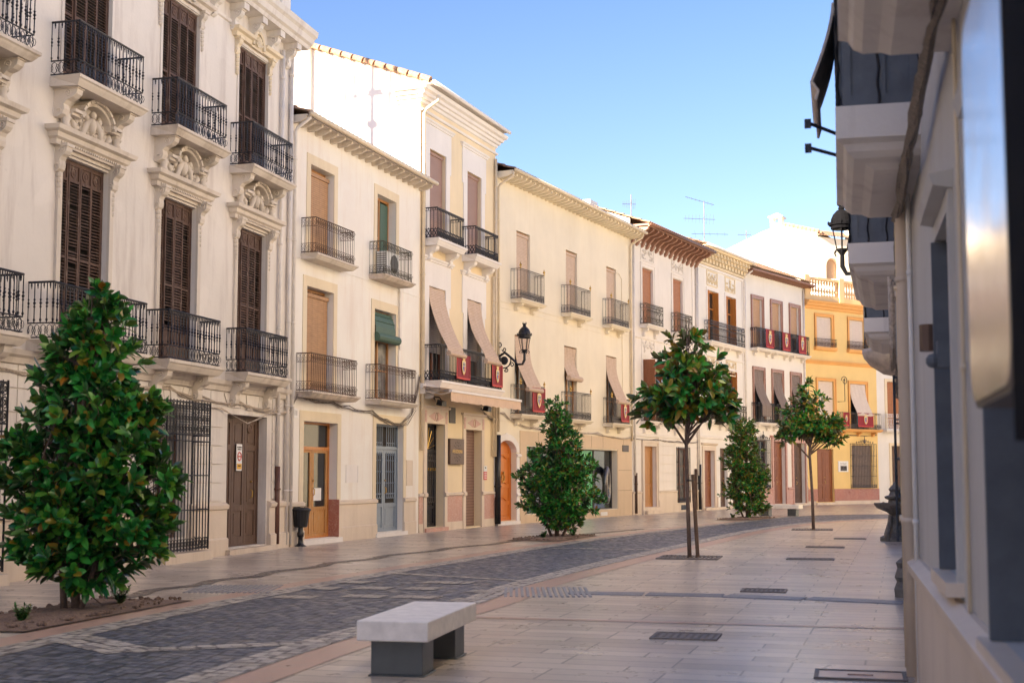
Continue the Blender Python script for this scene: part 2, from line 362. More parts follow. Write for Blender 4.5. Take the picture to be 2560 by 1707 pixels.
def text(name, s, size, mat, parent, M, ext=.002):
    c = bpy.data.curves.new(name, 'FONT'); c.body = s; c.size = size; c.extrude = ext; c.align_x = 'CENTER'; c.align_y = 'CENTER'
    o = bpy.data.objects.new('tmp', c); sc.collection.objects.link(o); dg = bpy.context.evaluated_depsgraph_get(); me = bpy.data.meshes.new_from_object(o.evaluated_get(dg))
    bpy.data.objects.remove(o); me.transform(M); me.materials.clear(); me.materials.append(MT[mat]); me.name = name
    o = bpy.data.objects.new(name, me); sc.collection.objects.link(o); o.parent = parent
    return o
def onwall(u, z, off): return Matrix.Translation((u, -off, z)) @ Matrix.Rotation(R(90), 4, 'X')
# ------------------------------------------------------------------ building parts (all in a building's own frame: x along the facade, -y towards the street)
def thing(name, fac, label, cat='building', group=None):
    return empty(name, (fac.o[0], fac.o[1], 0), fac.a, label, cat, group)
def wall(root, mat, L, H, holes, depth=8, u0=0, back=True, name='wall', hleft=None):
    mb = MB(); us = sorted({u0, L} | {h[0] for h in holes} | {h[1] for h in holes}); zs = sorted({0, H} | {h[2] for h in holes} | {h[3] for h in holes})
    for i in range(len(us) - 1):
        for j in range(len(zs) - 1):
            um, zm = (us[i] + us[i + 1]) / 2, (zs[j] + zs[j + 1]) / 2
            if any(h[0] < um < h[1] and h[2] < zm < h[3] for h in holes): continue
            mb.quad((us[i], 0, zs[j]), (us[i + 1], 0, zs[j]), (us[i + 1], 0, zs[j + 1]), (us[i], 0, zs[j + 1]))
    for h in holes:
        a, b, c, d, q = h[:5]
        mb.quad((a, 0, c), (a, 0, d), (a, q, d), (a, q, c)); mb.quad((b, 0, c), (b, q, c), (b, q, d), (b, 0, d))
        mb.quad((a, 0, d), (b, 0, d), (b, q, d), (a, q, d)); mb.quad((a, 0, c), (a, q, c), (b, q, c), (b, 0, c))
    if back:
        mb.quad((u0, 0, 0), (u0, 0, H), (u0, depth, H), (u0, depth, 0)); mb.quad((L, 0, 0), (L, depth, 0), (L, depth, H), (L, 0, H))
        mb.quad((u0, depth, 0), (u0, depth, H), (L, depth, H), (L, depth, 0)); mb.quad((u0, 0, H), (L, 0, H), (L, depth, H), (u0, depth, H))
    return mb.build(name, mat, root)
def frame(mb, u0, u1, z0, z1, w, o0, o1, sill=False):
    mb.box(u0 - w, u0, -o1, -o0, z0, z1); mb.box(u1, u1 + w, -o1, -o0, z0, z1); mb.box(u0 - w, u1 + w, -o1, -o0, z1, z1 + w)
    if sill: mb.box(u0 - w, u1 + w, -o1, -o0, z0 - w, z0)
def inner_frame(mb, u0, u1, z0, z1, w, y0, y1):
    mb.box(u0, u0 + w, y0, y1, z0, z1); mb.box(u1 - w, u1, y0, y1, z0, z1); mb.box(u0 + w, u1 - w, y0, y1, z1 - w, z1); mb.box(u0 + w, u1 - w, y0, y1, z0, z0 + w)
def glazed(root, u0, u1, z0, z1, y, wood_='brown_wood', glass='dark_glass', bars=(2, 3), name='window', w=.06):
    mb = MB(); inner_frame(mb, u0 + .002, u1 - .002, z0 + .002, z1 - .002, w, y - .05, y + .02)
    for i in range(1, bars[0]):
        x = u0 + (u1 - u0) * i / bars[0]; mb.box(x - .04, x + .04, y - .045, y + .015, z0 + w, z1 - w)
    for j in range(1, bars[1]):
        z = z0 + (z1 - z0) * j / bars[1]; mb.box(u0 + w, u1 - w, y - .04, y + .01, z - .02, z + .02)
    o = mb.build(name, wood_, root); MB().box(u0 + .01, u1 - .01, y, y + .02, z0 + .01, z1 - .01).build('pane', glass, o); return o
def flat_blind(parent, u0, u1, z0, z1, y, mat):
    mb = MB(); mb.box(u0 + .01, u1 - .01, y, y + .015, z0, z1); mb.tube([(u0 + .02, y - .03, z0 + .04), (u1 - .02, y - .03, z0 + .04)], .045, 8)
    mb.box(u0 + .01, u1 - .01, y - .04, y + .02, z1 - .09, z1 - .002)
    return mb.build('blind', mat, parent)
def swept_blind(parent, u0, u1, ztop, y, p, zr, zend, mat, roll=.075):
    # straw blind pulled out over the balcony rail
    prof = []
    for i in range(11):
        t = i / 10; prof.append((y * (1 - t) - (p + .06) * t + .13 * math.sin(PI * t) * (1 - t * .3), ztop - (ztop - zr) * (t ** .92)))
    prof += [(-(p + .09), zr - .12), (-(p + .09), zend)]
    mb = MB(); V = []; K = 6; ph = u0 * 3.1
    for i, (a, z) in enumerate(prof):
        for k in range(K + 1): t = k / K; V.append((u0 + (u1 - u0) * t + .012 * math.sin(i * .9 + ph), a - .03 * math.sin(PI * t) * math.sin(PI * min(1, i / 10)) + .012 * math.sin(k * 2.1 + i * .7 + ph), z + .012 * math.sin(k * 1.3 + ph)))
    mb.add(V, [(i * (K + 1) + k, i * (K + 1) + k + 1, (i + 1) * (K + 1) + k + 1, (i + 1) * (K + 1) + k) for i in range(len(prof) - 1) for k in range(K)]); o = mb.build('blind', mat, parent, solid=.012)
    MB().tube([(u0 - .02, -(p + .12), zend), (u1 + .02, -(p + .12), zend)], roll, 10).build('blind_roll', mat, parent if parent.parent is None else parent)
    return o
def slab(mb, u0, u1, p, zt, t=.14, mould=True):
    if mould:
        prof = [(0, zt), (p + .06, zt), (p + .06, zt - t * .3), (p + .03, zt - t * .42), (p + .01, zt - t * .62), (p - .04, zt - t), (0, zt - t)]
        n = len(prof); V = [(u0 - (o - p) * (o > 0), -o, z) for o, z in prof] + [(u1 + (o - p) * (o > 0), -o, z) for o, z in prof]
        mb.add(V, [tuple(range(n))[::-1], tuple(range(n, 2 * n))] + [(i, (i + 1) % n, n + (i + 1) % n, n + i) for i in range(n)])
    else: mb.box(u0, u1, -p, 0, zt - t, zt)
def console(mb, uc, w, p, zt, h, fancy=True):
    P = [(0, zt), (-p, zt), (-p, zt - .10 * h), (-p * .96, zt - .22 * h), (-p * .80, zt - .34 * h), (-p * .55, zt - .42 * h), (-p * .42, zt - .55 * h), (-p * .46, zt - .72 * h), (-p * .38, zt - .90 * h), (-p * .15, zt - h), (0, zt - h)]
    mb.prism(P, uc - w / 2, uc + w / 2, 'yz')
    if fancy:
        for s in (-1, 1):
            u = uc + s * (w / 2 + .004)
            for c, r in (((-p * .62, zt - .2 * h), .15 * h), ((-p * .24, zt - .8 * h), .10 * h)):
                pts = [(u, c[0] + r * (1 - k / 14) * math.cos(k * .75), c[1] + r * (1 - k / 14) * math.sin(k * .75)) for k in range(13)]
                mb.tube(pts, .012, 4)
        mb.box(uc - w / 2 - .02, uc + w / 2 + .02, -p - .02, 0, zt - .02, zt + .03)
def relief(mb, uc, zc, w, h, y0, seed, d=.05, dens=1.0):
    rnd = random.Random(seed); n = int(11 * dens)
    for k in range(n):
        a = rnd.uniform(0, w / 2); z = zc + rnd.uniform(-h / 2, h / 2) * .86; r = rnd.uniform(.06, .12) * min(w, h) * 1.4; ph = rnd.uniform(0, 6); tw = rnd.choice((-1, 1))
        for s in (-1, 1):
            x = uc + s * a
            pts = [(x + s * r * (1 - i / 12) * math.cos(ph + tw * i * .7), y0 - d * .3 - .004 * i, z + r * (1 - i / 12) * math.sin(ph + tw * i * .7)) for i in range(10)]
            mb.tube(pts, [d * .34 * (1.1 - i / 14) for i in range(10)], 5)
            mb.ball((x, y0 - d * .35, z), r * .36, d * .7, r * .36, 6, 4)
def railing(mb, path, z0, h, style, sp=.115):
    segs = [(Vector((*path[i], 0)), Vector((*path[i + 1], 0))) for i in range(len(path) - 1)]; z1 = z0 + h
    def rail(z, r): mb.tube([(a, b, z) for a, b in path], r, 6)
    def ell(P, d, cz, rw, rh, r=.006, n=8):
        mb.tube([(P.x + d.x * rw * math.cos(2 * PI * i / n), P.y + d.y * rw * math.cos(2 * PI * i / n), cz + rh * math.sin(2 * PI * i / n)) for i in range(n)], r, 3, True)
    def ess(P, d, cz, w_, hh, r=.006):
        mb.tube([(P.x + d.x * w_ * math.sin(t * 2 * PI / 8), P.y + d.y * w_ * math.sin(t * 2 * PI / 8), cz + hh * (t / 8 - .5)) for t in range(9)], r, 3)
    rail(z1, .019 if style in ('cast', 'lattice', 'black') else .013); rail(z0 + .035, .012)
    for a, b in segs:
        Ls = (b - a).length; n = max(1, round(Ls / sp)); d = (b - a).normalized(); st = Ls / n
        for i in range(n + 1):
            P = a + d * st * i; Q = P + d * st * .5; last = i == n
            if style == 'cast':
                zb = z0 + .27
                mb.tube([(P.x, P.y, zb), (P.x, P.y, z1)], .0095, 5, cap=False)
                zm = zb + (z1 - zb) * .48
                for zz, rr, hh in ((zm - .055, .021, .022), (zm, .026, .03), (zm + .055, .021, .022), (zb + .04, .022, .03)):
                    mb.tube([(P.x, P.y, zz - hh), (P.x, P.y, zz), (P.x, P.y, zz + hh)], [.008, rr, .008], 5, cap=False)
                if not last:
                    mb.ball((Q.x, Q.y, z1 - .045), .020, .012, .035, 5, 4); mb.ball((Q.x, Q.y, z1 - .085), .010, .010, .022, 4, 3)
                    ell(Q, d, z0 + .145, st * .44, .095, .0065); ell(P, d, z0 + .145, st * .3, .06, .0055, 6)
            elif style == 'lattice':
                mb.tube([(P.x, P.y, z0), (P.x, P.y, z1)], .0095, 4, cap=False)
                if not last:
                    for s in (-1, 1): mb.tube([(P.x if s > 0 else P.x + d.x * st, P.y if s > 0 else P.y + d.y * st, z0 + .04), (P.x + d.x * st if s > 0 else P.x, P.y + d.y * st if s > 0 else P.y, z0 + .25)], .012, 4, cap=False)
                    mb.ball((Q.x, Q.y, z0 + .145), .028, .02, .03, 5, 4); mb.ball((Q.x, Q.y, z0 + .28), .018, .012, .03, 5, 4); mb.ball((Q.x, Q.y, z1 - .04), .022, .012, .03, 5, 4)
            elif style == 'scroll':
                mb.tube([(P.x, P.y, z0), (P.x, P.y, z1)], .0065, 4, cap=False)
                if not last:
                    for zc in (z0 + .13, z1 - .10):
                        ess(Q, d, zc, st * .42, .17, .006); ess(P, d, zc, st * .35, .15, .005)
            elif style == 'plain':
                mb.tube([(P.x, P.y, z0), (P.x, P.y, z1)], .0085, 4, cap=False)
                if not last: ell(Q, d, z0 + .16, st * .42, .10, .007); ell(Q, d, z0 + .16, st * .2, .05, .007, 6)
            elif style == 'wrought':
                mb.tube([(P.x, P.y, z0), (P.x, P.y, z1)], .008, 4, cap=False)
                if not last:
                    ell(Q, d, z0 + h * .5, st * .45, h * .22, .008); ell(Q, d, z0 + .12, st * .42, .08, .008); ell(Q, d, z1 - .1, st * .42, .07, .008)
            else:   # black
                mb.tube([(P.x, P.y, z0), (P.x, P.y, z1)], .012, 4, cap=False)
                if not last: ell(Q, d, z1 - .08, st * .4, .06, .010, 6); ell(Q, d, z0 + .12, st * .4, .06, .010, 6)
    if style == 'cast': rail(z0 + .26, .012)
    if style == 'lattice': rail(z0 + .26, .010); rail(z1 - .075, .007)
    if style == 'scroll': rail(z0 + .235, .006); rail(z1 - .2, .006)
    if style in ('plain',): rail(z0 + .28, .007); rail(z1 - .06, .006)
    if style == 'wrought': rail(z0 + .22, .007); rail(z1 - .18, .007)
def balcony(root, u0, u1, p, zt, zrail, style='cast', mat='iron', smat='moulding', t=.16, cons=None, cmat=None, ch=.5, cw=.2, finials=False, fancy=True, sp=.115, label=None):
    m = MB(); slab(m, u0, u1, p + .03, zt, t); o = m.build('balcony', smat, root)
    if label: o['label'] = label
    r = MB(); path = [(u0 + .03, 0), (u0 + .03, -p), (u1 - .03, -p), (u1 - .03, 0)]; railing(r, path, zt, zrail - zt, style, sp); r.build('railing', mat, o, smooth=False)
    if cons:
        for c in cons:
            b = MB(); console(b, c, cw, p * .85, zt - t, ch, fancy); b.build('console', cmat or smat, o)
    if finials:
        for (a, b) in path[1:3]:
            MB().ball((a, b, zrail + .11), .045, .045, .045, 8, 6).lathe([(.02, 0), (.035, .03), (.012, .05), (.02, .06)], (a, b, zrail), 8).lathe([(.02, 0), (.006, .07)], (a, b, zrail + .145), 6).build('finial', 'brass', o, True)
    return o
def louver(root, u0, u1, z0, z1, y, mat='old_shutter', seed=1, leaves=4, top=.34, base=.3, open_=None):
    # old window with louvred leaves: frame, slats, carved top panels
    rnd = random.Random(seed); fr = MB(); inner_frame(fr, u0 + .003, u1 - .003, z0 + .002, z1 - .002, .035, y - .06, y + .02); W = MB(); wn = fr.build('window', mat, root); S = MB()
    lw = (u1 - u0 - .07) / leaves
    for k in range(leaves):
        a = u0 + .035 + lw * k + .004; b = a + lw - .008; sw = .034; yy = y - rnd.uniform(0, .025) - (.03 if k in (1, 2) else 0)
        W.box(a, a + sw, yy - .035, yy, z0 + .04, z1 - .04); W.box(b - sw, b, yy - .035, yy, z0 + .04, z1 - .04)
        zt = z1 - top; zm = z0 + (zt - z0) * .52; zb = z0 + base
        for zz in (z1 - .08, zt - .02, zm, zb - .03, z0 + .04): W.box(a + sw, b - sw, yy - .032, yy, zz, zz + .045)
        W.box(a + sw, b - sw, yy - .012, yy, zt + .02, z1 - .08); W.box(a + sw, b - sw, yy - .015, yy, z0 + .08, zb - .03)
        cx, cz = (a + b) / 2, (zt + z1) / 2 - .02
        W.lathe([(lw * .27, 0), (lw * .27, .012), (lw * .18, .016), (lw * .14, .006), (lw * .08, .018), (0, .022)], (0, 0, 0), 12)
        nn = 12 * 6; vv = W.v[-nn:]; W.v[-nn:] = [(cx + p[0], yy - .012 - p[2], cz + p[1]) for p in vv]
        til = rnd.uniform(.35, .8)
        for (s0, s1) in ((zb + .02, zm - .01), (zm + .05, zt - .03)):
            n = int((s1 - s0) / .052)
            for i in range(n):
                if rnd.random() < .03: continue
                zc = s0 + (s1 - s0) * (i + .5) / n; t = til + rnd.uniform(-.12, .12); dy, dz = .026 * math.cos(t), .026 * math.sin(t); yc = yy - .018
                tl = rnd.uniform(-.004, .004)
                S.add([(a + sw, yc - dy, zc - dz + tl), (b - sw, yc - dy, zc - dz - tl), (b - sw, yc + dy, zc + dz - tl), (a + sw, yc + dy, zc + dz + tl), (a + sw, yc - dy, zc - dz + .008 + tl), (b - sw, yc - dy, zc - dz + .008 - tl), (b - sw, yc + dy, zc + dz + .008 - tl), (a + sw, yc + dy, zc + dz + .008 + tl)],
                      [(0, 3, 2, 1), (4, 5, 6, 7), (0, 1, 5, 4), (1, 2, 6, 5), (2, 3, 7, 6), (3, 0, 4, 7)])
    W.build('shutter', mat, wn); S.build('louvre', mat, wn); MB().box(u0 + .01, u1 - .01, y + .03, y + .05, z0 + .01, z1 - .01).build('pane', 'dark_inside', wn)
    return wn
def door(root, u0, u1, z0, z1, y, mat, leaves=2, rows=((.08, .35), (.40, .93)), transom=0, glass=None, handle=True, wear_mat=None):
    m = MB(); zt = z1 - transom; inner_frame(m, u0 + .002, u1 - .002, z0 + .002, z1 - .002, .05, y - .05, y + .03)
    if transom: m.box(u0 + .05, u1 - .05, y - .05, y + .03, zt - .04, zt + .04)
    o = m.build('door', mat, root); lw = (u1 - u0 - .1) / leaves; lf = MB(); pn = MB()
    if transom: MB().box(u0 + .05, u1 - .05, y - .005, y + .01, zt + .04, z1 - .05).build('pane', glass or 'dark_glass', o)
    zl = zt - (.04 if transom else .05)
    for k in range(leaves):
        a = u0 + .05 + lw * k + .006; b = a + lw - .012; H = zl - z0 - .05; zs = z0 + .05; sw = min(.1, lw * .17)
        lf.box(a, a + sw, y - .03, y + .02, zs, zl - .005); lf.box(b - sw, b, y - .03, y + .02, zs, zl - .005)
        edges = [0] + [v for r in rows for v in r] + [1]
        for i in range(0, len(edges), 2): lf.box(a + sw, b - sw, y - .028, y + .02, zs + H * edges[i], zs + H * edges[i + 1] - .004)
        for i, r in enumerate(rows):
            g = glass and i == len(rows) - 1
            if g: pn.box(a + sw, b - sw, y - .002, y + .008, zs + H * r[0], zs + H * r[1])
            else:
                lf.box(a + sw, b - sw, y - .008, y + .01, zs + H * r[0], zs + H * r[1]); lf.box(a + sw + .05, b - sw - .05, y - .02, y - .008, zs + H * r[0] + .05, zs + H * r[1] - .05)
    l = lf.build('leaf', wear_mat or mat, o)
    if pn.v: pn.build('pane', glass, o)
    if handle:
        uc = (u0 + u1) / 2 + (.06 if leaves == 2 else (u1 - u0) * .32); MB().tube([(uc, y - .035, z0 + 1.0), (uc, y - .08, z0 + 1.03), (uc, y - .08, z0 + 1.15), (uc, y - .035, z0 + 1.18)], .012, 6).ball((uc, y - .05, z0 + 1.35), .025).build('handle', 'brass', o)
    return o
def grille(root, u0, u1, z0, z1, p, mat='iron', crest=False, bands=True, sp=.12, name='window_grille'):
    m = MB(); path = [(u0, 0), (u0, -p), (u1, -p), (u1, 0)] if p > .03 else [(u0, -.03), (u1, -.03)]
    for z in [z0 + .03, z0 + (z1 - z0) * .27, z0 + (z1 - z0) * .5, z0 + (z1 - z0) * .73, z1 - .03]: m.tube([(a, b, z) for a, b in path], .012, 4)
    for i in range(len(path) - 1):
        a, b = Vector((*path[i], 0)), Vector((*path[i + 1], 0)); n = max(1, round((b - a).length / sp)); d = (b - a) / n
        for k in range(n + 1):
            P = a + d * k; m.tube([(P.x, P.y, z0), (P.x, P.y, z1)], .011 if k % n else .018, 5)
            if bands and k < n:
                Q = P + d / 2; e = d.normalized(); w_ = d.length * .46
                for zc, hh in ((z0 + .13, .1), (z1 - .13, .09), (z1 - .33, .09), (z1 - .53, .09)) if bands == 2 else ((z0 + .13, .09),):
                    m.tube([(Q.x + e.x * w_ * math.cos(t * PI / 4), Q.y + e.y * w_ * math.cos(t * PI / 4), zc + hh * math.sin(t * PI / 4)) for t in range(8)], .008, 3, True)
                    m.tube([(Q.x + e.x * w_ * .5 * math.cos(t * PI / 3), Q.y + e.y * w_ * .5 * math.cos(t * PI / 3), zc + hh * .5 * math.sin(t * PI / 3)) for t in range(6)], .008, 3, True)
    if bands == 2: m.tube([(a, b, z1 - .64) for a, b in path], .014, 4)
    if crest:
        c = (u0 + u1) / 2; y = -p
        for s in (-1, 1):
            for k, (x, zz, r) in enumerate(((.12, .12, .09), (.32, .08, .08), (.5, .05, .06), (.72, .04, .06))):
                if x < (u1 - u0) / 2: m.tube([(c + s * (x + r * (1 - i / 11) * math.cos(i * .8)), y, z1 + zz + r * (1 - i / 11) * math.sin(i * .8)) for i in range(10)], .012, 4)
                if x < (u1 - u0) / 2: m.tube([(c + s * x, y, z1), (c + s * x, y, z1 + .26 - x * .2)], [.01, .004], 4)
        m.lathe([(.02, 0), (.05, .08), (.03, .14), (.045, .2), (.012, .28), (.02, .34), (.003, .45)], (c, y, z1), 8); m.ball((c, y, z1 + .12), .1, .03, .1, 8, 6)
    return m.build(name, mat, root)
def tiles(mb, u0, u1, ye, ze, run, slope, per=.23, row=.38):
    # roman tiles: corrugated along u, stepped up the slope
    n = max(2, int((u1 - u0) / per * 6)); rows = max(1, int(run / row)); V = []; rnd = random.Random(int(u1 * 97)); Fs = []
    for j in range(rows):
        ja = rnd.uniform(-.012, .012)
        for e in (0, 1):
            y = ye + (j + e) * run / rows; z = ze + (j + e) * run / rows * slope + (.028 if e == 0 else -.004)
            for i in range(n + 1):
                u = u0 + (u1 - u0) * i / n; V.append((u, y + (ja if e == 0 else 0), z + .055 * abs(math.sin(PI * (u - u0) / per)) ** .6))
    for j in range(2 * rows - 1):
        for i in range(n): a = j * (n + 1) + i; Fs.append((a, a + 1, a + n + 2, a + n + 1))
    mb.add(V, Fs)
def eave_roof(root, u0, u1, ze, over, run, slope, mat='roof_tile', raft='moulding', gutter='cream_pipe', spr=.42, rh=.13, soff=True, ridge_back=True, rw=.09, gables=None, g2=True):
    m = MB(); tiles(m, u0, u1, -over - .05, ze + .06, over + .05 + run, slope); o = m.build('roof', mat, root, solid=.02)
    if ridge_back:
        b = MB(); zr = ze + .06 + (over + .05 + run) * slope; tiles(b, u0, u1, 0, 0, run, -slope); b.v = [(x, y + run, z + zr) for x, y, z in b.v]; b.build('roof_back', mat, o, solid=.02)
        r = MB(); r.tube([(u0 + (u1 - u0) * i / 30, run, zr + .05 + .01 * (i % 2)) for i in range(31)], .1, 8); r.build('ridge', mat, o)
    e = MB(); e.box(u0, u1, -over, .01, ze - .01, ze + .03)
    n = int((u1 - u0) / spr)
    for i in range(n + 1):
        u = u0 + .05 + (u1 - u0 - .1) * i / n
        e.prism([(0, ze - rh), (0, ze - .01), (-over + .03, ze - .01), (-over + .03, ze - rh * .45), (-over + .1, ze - rh * .6), (-over * .55, ze - rh * .85)], u - rw / 2, u + rw / 2, 'yz')
    e.build('eave', raft, root)
    if gables:
        g = MB(); z0 = ze; top = ze + (over + run) * slope
        for u in (u0 + .02, u1 - .02): g.prism([(0, z0), (0, z0 + over * slope), (run, top), (2 * run, z0), ], u - .01, u + .01, 'yz')
        g.build('gable', gables, root)
    if gutter:
        g = MB(); g.tube([(u0, -over - .1, ze + .03), (u1, -over - .1, ze + .03)], .062, 8); g.build('gutter', gutter, root, True)
def pipe(root, u, z0, z1, mat, r=.045, off=.07, bend=None, name='drainpipe', clips=True):
    m = MB(); pts = [(u, -off, z0), (u, -off, z1)]
    if bend: pts += [(u + bend[0] * .15, -off - .06, z1 + .1), (u + bend[0], -bend[1], z1 + bend[2]), (u + bend[0], -bend[1], z1 + bend[2] + .15)]
    m.tube(pts, r, 8)
    if clips:
        z = z0 + 1.2
        while z < z1: m.tube([(u, -off, z - .02), (u, -off, z + .02)], r * 1.3, 8); z += 1.9
    return m.build(name, mat, root, True)
# ------------------------------------------------------------------ the left row of houses
PT = dict(A0=(-11.18, 6.76), AB=(-5.1, 30.76), BC=(-2.63, 38.35), CD=(-.54, 43.93), DE=(4.88, 55.63), EF=(8.53, 62.64), FG=(11.71, 68.35), GH=(16.05, 74.37), HI=(20.99, 78.16))
fA = Fac(PT['A0'], PT['AB']); fB = Fac(PT['AB'], PT['BC']); fC = Fac(PT['BC'], PT['CD']); fD = Fac(PT['CD'], PT['DE']); fE = Fac(PT['DE'], PT['EF'])
fF = Fac(PT['EF'], PT['FG']); fG = Fac(PT['FG'], PT['GH']); fH = Fac(PT['GH'], PT['HI']); fI = Fac(PT['HI'], (34.0, 85.0))

# --- A: the white mansion with carved window heads
A = thing('mansion', fA, 'tall white mansion with carved window heads and louvred brown shutters, nearest house on the left')
cols = [22.7, 19.45, 16.2, 12.95]; holes = []
for c in cols: holes += [(c - .7, c + .76, 8.0, 10.68, .16), (c - .66, c + .8, 3.74, 6.82, .2)]
holes += [(21.78, 23.72, .12, 2.86, .28), (18.85, 20.05, .42, 2.95, .3), (15.6, 16.8, .42, 2.95, .3), (12.35, 13.55, .42, 2.95, .3)]
wall(A, 'white_plaster', fA.L, 11.45, holes, 9.5)
def volute(mb, uc, w, y0, zt, h, p, side=None):
    console(mb, uc, w, p, zt, h, True)
    for k in range(5):
        z = zt - h - .05 - k * .085; mb.ball((uc, y0 - .03, z), .06 - k * .006, .05, .055, 7, 5)
for ci, c in enumerate(cols):
    louver(A, c - .7, c + .76, 8.0, 10.68, .11, seed=10 + ci); louver(A, c - .66, c + .8, 3.74, 6.82, .15, seed=20 + ci, base=.62)
    # lower window head: pilasters, volutes, entablature, arched pediment with relief
    s = MB(); frame(s, c - .66, c + .8, 3.74, 6.86, .12, 0, .05); s.build('window_surround', 'moulding', A)
    s = MB(); s.sweep([(.0, 6.92), (.12, 6.92), (.13, 7.0), (.18, 7.03), (.20, 7.10), (.27, 7.13), (.29, 7.20), (0, 7.22)], c - .86, c + 1.0, 1, 1)
    for sg in (-1, 1): volute(s, c + .07 + sg * .82, .17, 0, 6.92, .42, .22)
    for i in range(26): s.box(c - .86 + i * .067, c - .83 + i * .067, -.155, -.1, 6.955, 6.99)
    # arched pediment moulding
    c += .07; pts = [(c - .74, 7.62), (c - .43, 7.62)] + [(c + .43 * math.cos(PI - t * PI / 10), 7.62 + .40 * math.sin(t * PI / 10)) for t in range(1, 10)] + [(c + .43, 7.62), (c + .74, 7.62)]
    pts = [(x, 7.46 + (z - 7.62) * .78) for x, z in pts]
    for (o, t0, t1) in ((.20, 0, .05), (.26, .05, .10)):
        for i in range(len(pts) - 1):
            (x0, z0_), (x1, z1_) = pts[i], pts[i + 1]; n0 = Vector((-(z1_ - z0_), x1 - x0)).normalized()
            s.add([(x0 + n0.x * t0, 0, z0_ + n0.y * t0), (x1 + n0.x * t0, 0, z1_ + n0.y * t0), (x1 + n0.x * t1, 0, z1_ + n0.y * t1), (x0 + n0.x * t1, 0, z0_ + n0.y * t1), (x0 + n0.x * t0, -o, z0_ + n0.y * t0), (x1 + n0.x * t0, -o, z1_ + n0.y * t0), (x1 + n0.x * t1, -o, z1_ + n0.y * t1), (x0 + n0.x * t1, -o, z0_ + n0.y * t1)],
                  [(0, 3, 2, 1), (4, 5, 6, 7), (0, 1, 5, 4), (1, 2, 6, 5), (2, 3, 7, 6), (3, 0, 4, 7)])
    s.build('pediment', 'moulding', A)
    rl = MB(); relief(rl, c, 7.46, 1.2, .44, -.02, 5 + ci, .10, 2.4)
    rl.ball((c, -.08, 7.46), .11, .1, .15, 10, 8); rl.ball((c, -.12, 7.64), .07, .06, .07, 8, 6)
    for sg in (-1, 1):
        rl.tube([(c + sg * .08, -.1, 7.55), (c + sg * .22, -.12, 7.42), (c + sg * .26, -.1, 7.28), (c + sg * .36, -.08, 7.23)], [.05, .06, .05, .03], 7); rl.ball((c + sg * .2, -.12, 7.56), .055, .05, .06, 8, 6)
        rl.tube([(c + sg * .58, -.05, 7.44), (c + sg * .54, -.1, 7.34), (c + sg * .46, -.06, 7.25)], [.05, .06, .02], 7)
        x = c + sg * .78; rl.lathe([(.07, 0), (.09, .05), (.06, .1), (.085, .18), (.07, .25), (.04, .3), (.06, .33), (0, .37)], (x, -.1, 7.22), 8); rl.ball((x + .03, -.13, 7.4), .05, .06, .05, 6, 5); rl.tube([(x, -.1, 7.45), (x + .06, -.14, 7.5), (x + .02, -.17, 7.42)], [.03, .03, .015], 5)
    rl.build('carved_relief', 'moulding', A, True)
    c -= .07
    # upper window head with shell
    s = MB(); zz = 10.78
    for a, b in ((c - .92, c - .28), (c + .28, c + .92)): s.sweep([(0, zz), (.10, zz), (.13, zz + .08), (.20, zz + .11), (.22, zz + .17), (0, zz + .18)], a, b, 1 if a < c - .5 else 0, 1 if b > c + .5 else 0)
    ar = [(c + .27 * math.cos(PI * t / 12), zz + .02 + .34 * math.sin(PI * t / 12)) for t in range(13)]
    s.prism([(c + .27, zz - .02)] + ar + [(c - .27, zz - .02)], -.1, 0); s.tube([(x, -.13, z) for x, z in ar], .045, 6)
    for k in range(7): a = PI * (k + .5) / 7; s.tube([(c, -.12, zz + .03), (c + .17 * math.cos(a), -.14, zz + .05 + .2 * math.sin(a))], [.01, .035], 5)
    for sg in (-1, 1):
        volute(s, c + sg * .82, .14, 0, 10.76, .34, .13)
    s.build('window_head', 'ochre_trim' if ci == 0 else 'moulding', A)
    s = MB(); frame(s, c - .7, c + .76, 8.0, 10.7, .07, 0, .025); s.build('window_surround', 'white_plaster', A)
    balcony(A, c - 1.04, c + 1.04, .5, 8.0, 8.9, 'cast', cons=(c - .82, c + .82), ch=.46, cw=.17)
    wd = 1.46 if ci == 2 else 1.06
    balcony(A, c - wd, c + wd, .44, 3.7, 4.6, 'cast', cons=(c - .8, c + .8), ch=.5, cw=.19, t=.18)
s = MB(); s.sweep([(0, 3.30), (.05, 3.31), (.07, 3.40), (.12, 3.44), (.14, 3.52), (0, 3.53)], 0, fA.L - .02); s.build('string_course', 'moulding', A)
# rusticated ground floor
s = MB(); gaps = sorted([(21.55, 23.95), (18.5, 20.35), (15.25, 17.1), (12.0, 13.9)]); rows = [1.08 + .37 * i for i in range(6)]
for z in rows:
    x = 9.0; k = 0
    for g in gaps + [(fA.L - .55, fA.L)]:
        a = x
        while a < g[0] - .05:
            b = min(a + (.62 if int(z * 10) % 2 else .7), g[0])
            if g[0] - b < .25: b = g[0]
            s.box(a + .012, b - .012, -.028, 0, z + .012, z + .358); a = b
        x = g[1]
for g in gaps:      # wedge stones over the openings
    c = (g[0] + g[1]) / 2; n = 7
    for k in range(n):
        a0 = g[0] + (g[1] - g[0]) * k / n + .01; a1 = g[0] + (g[1] - g[0]) * (k + 1) / n - .01; f0 = c + (a0 - c) * .82; f1 = c + (a1 - c) * .82
        if k == 3: s.prism([(f0, 2.98), (f1, 2.98), (a1 + .02, 3.28), (a0 - .02, 3.28)], -.05, 0)
        else: s.prism([(f0, 3.0), (f1, 3.0), (a1, 3.28), (a0, 3.28)], -.028, 0)
s.build('rustication', 'white_plaster', A)
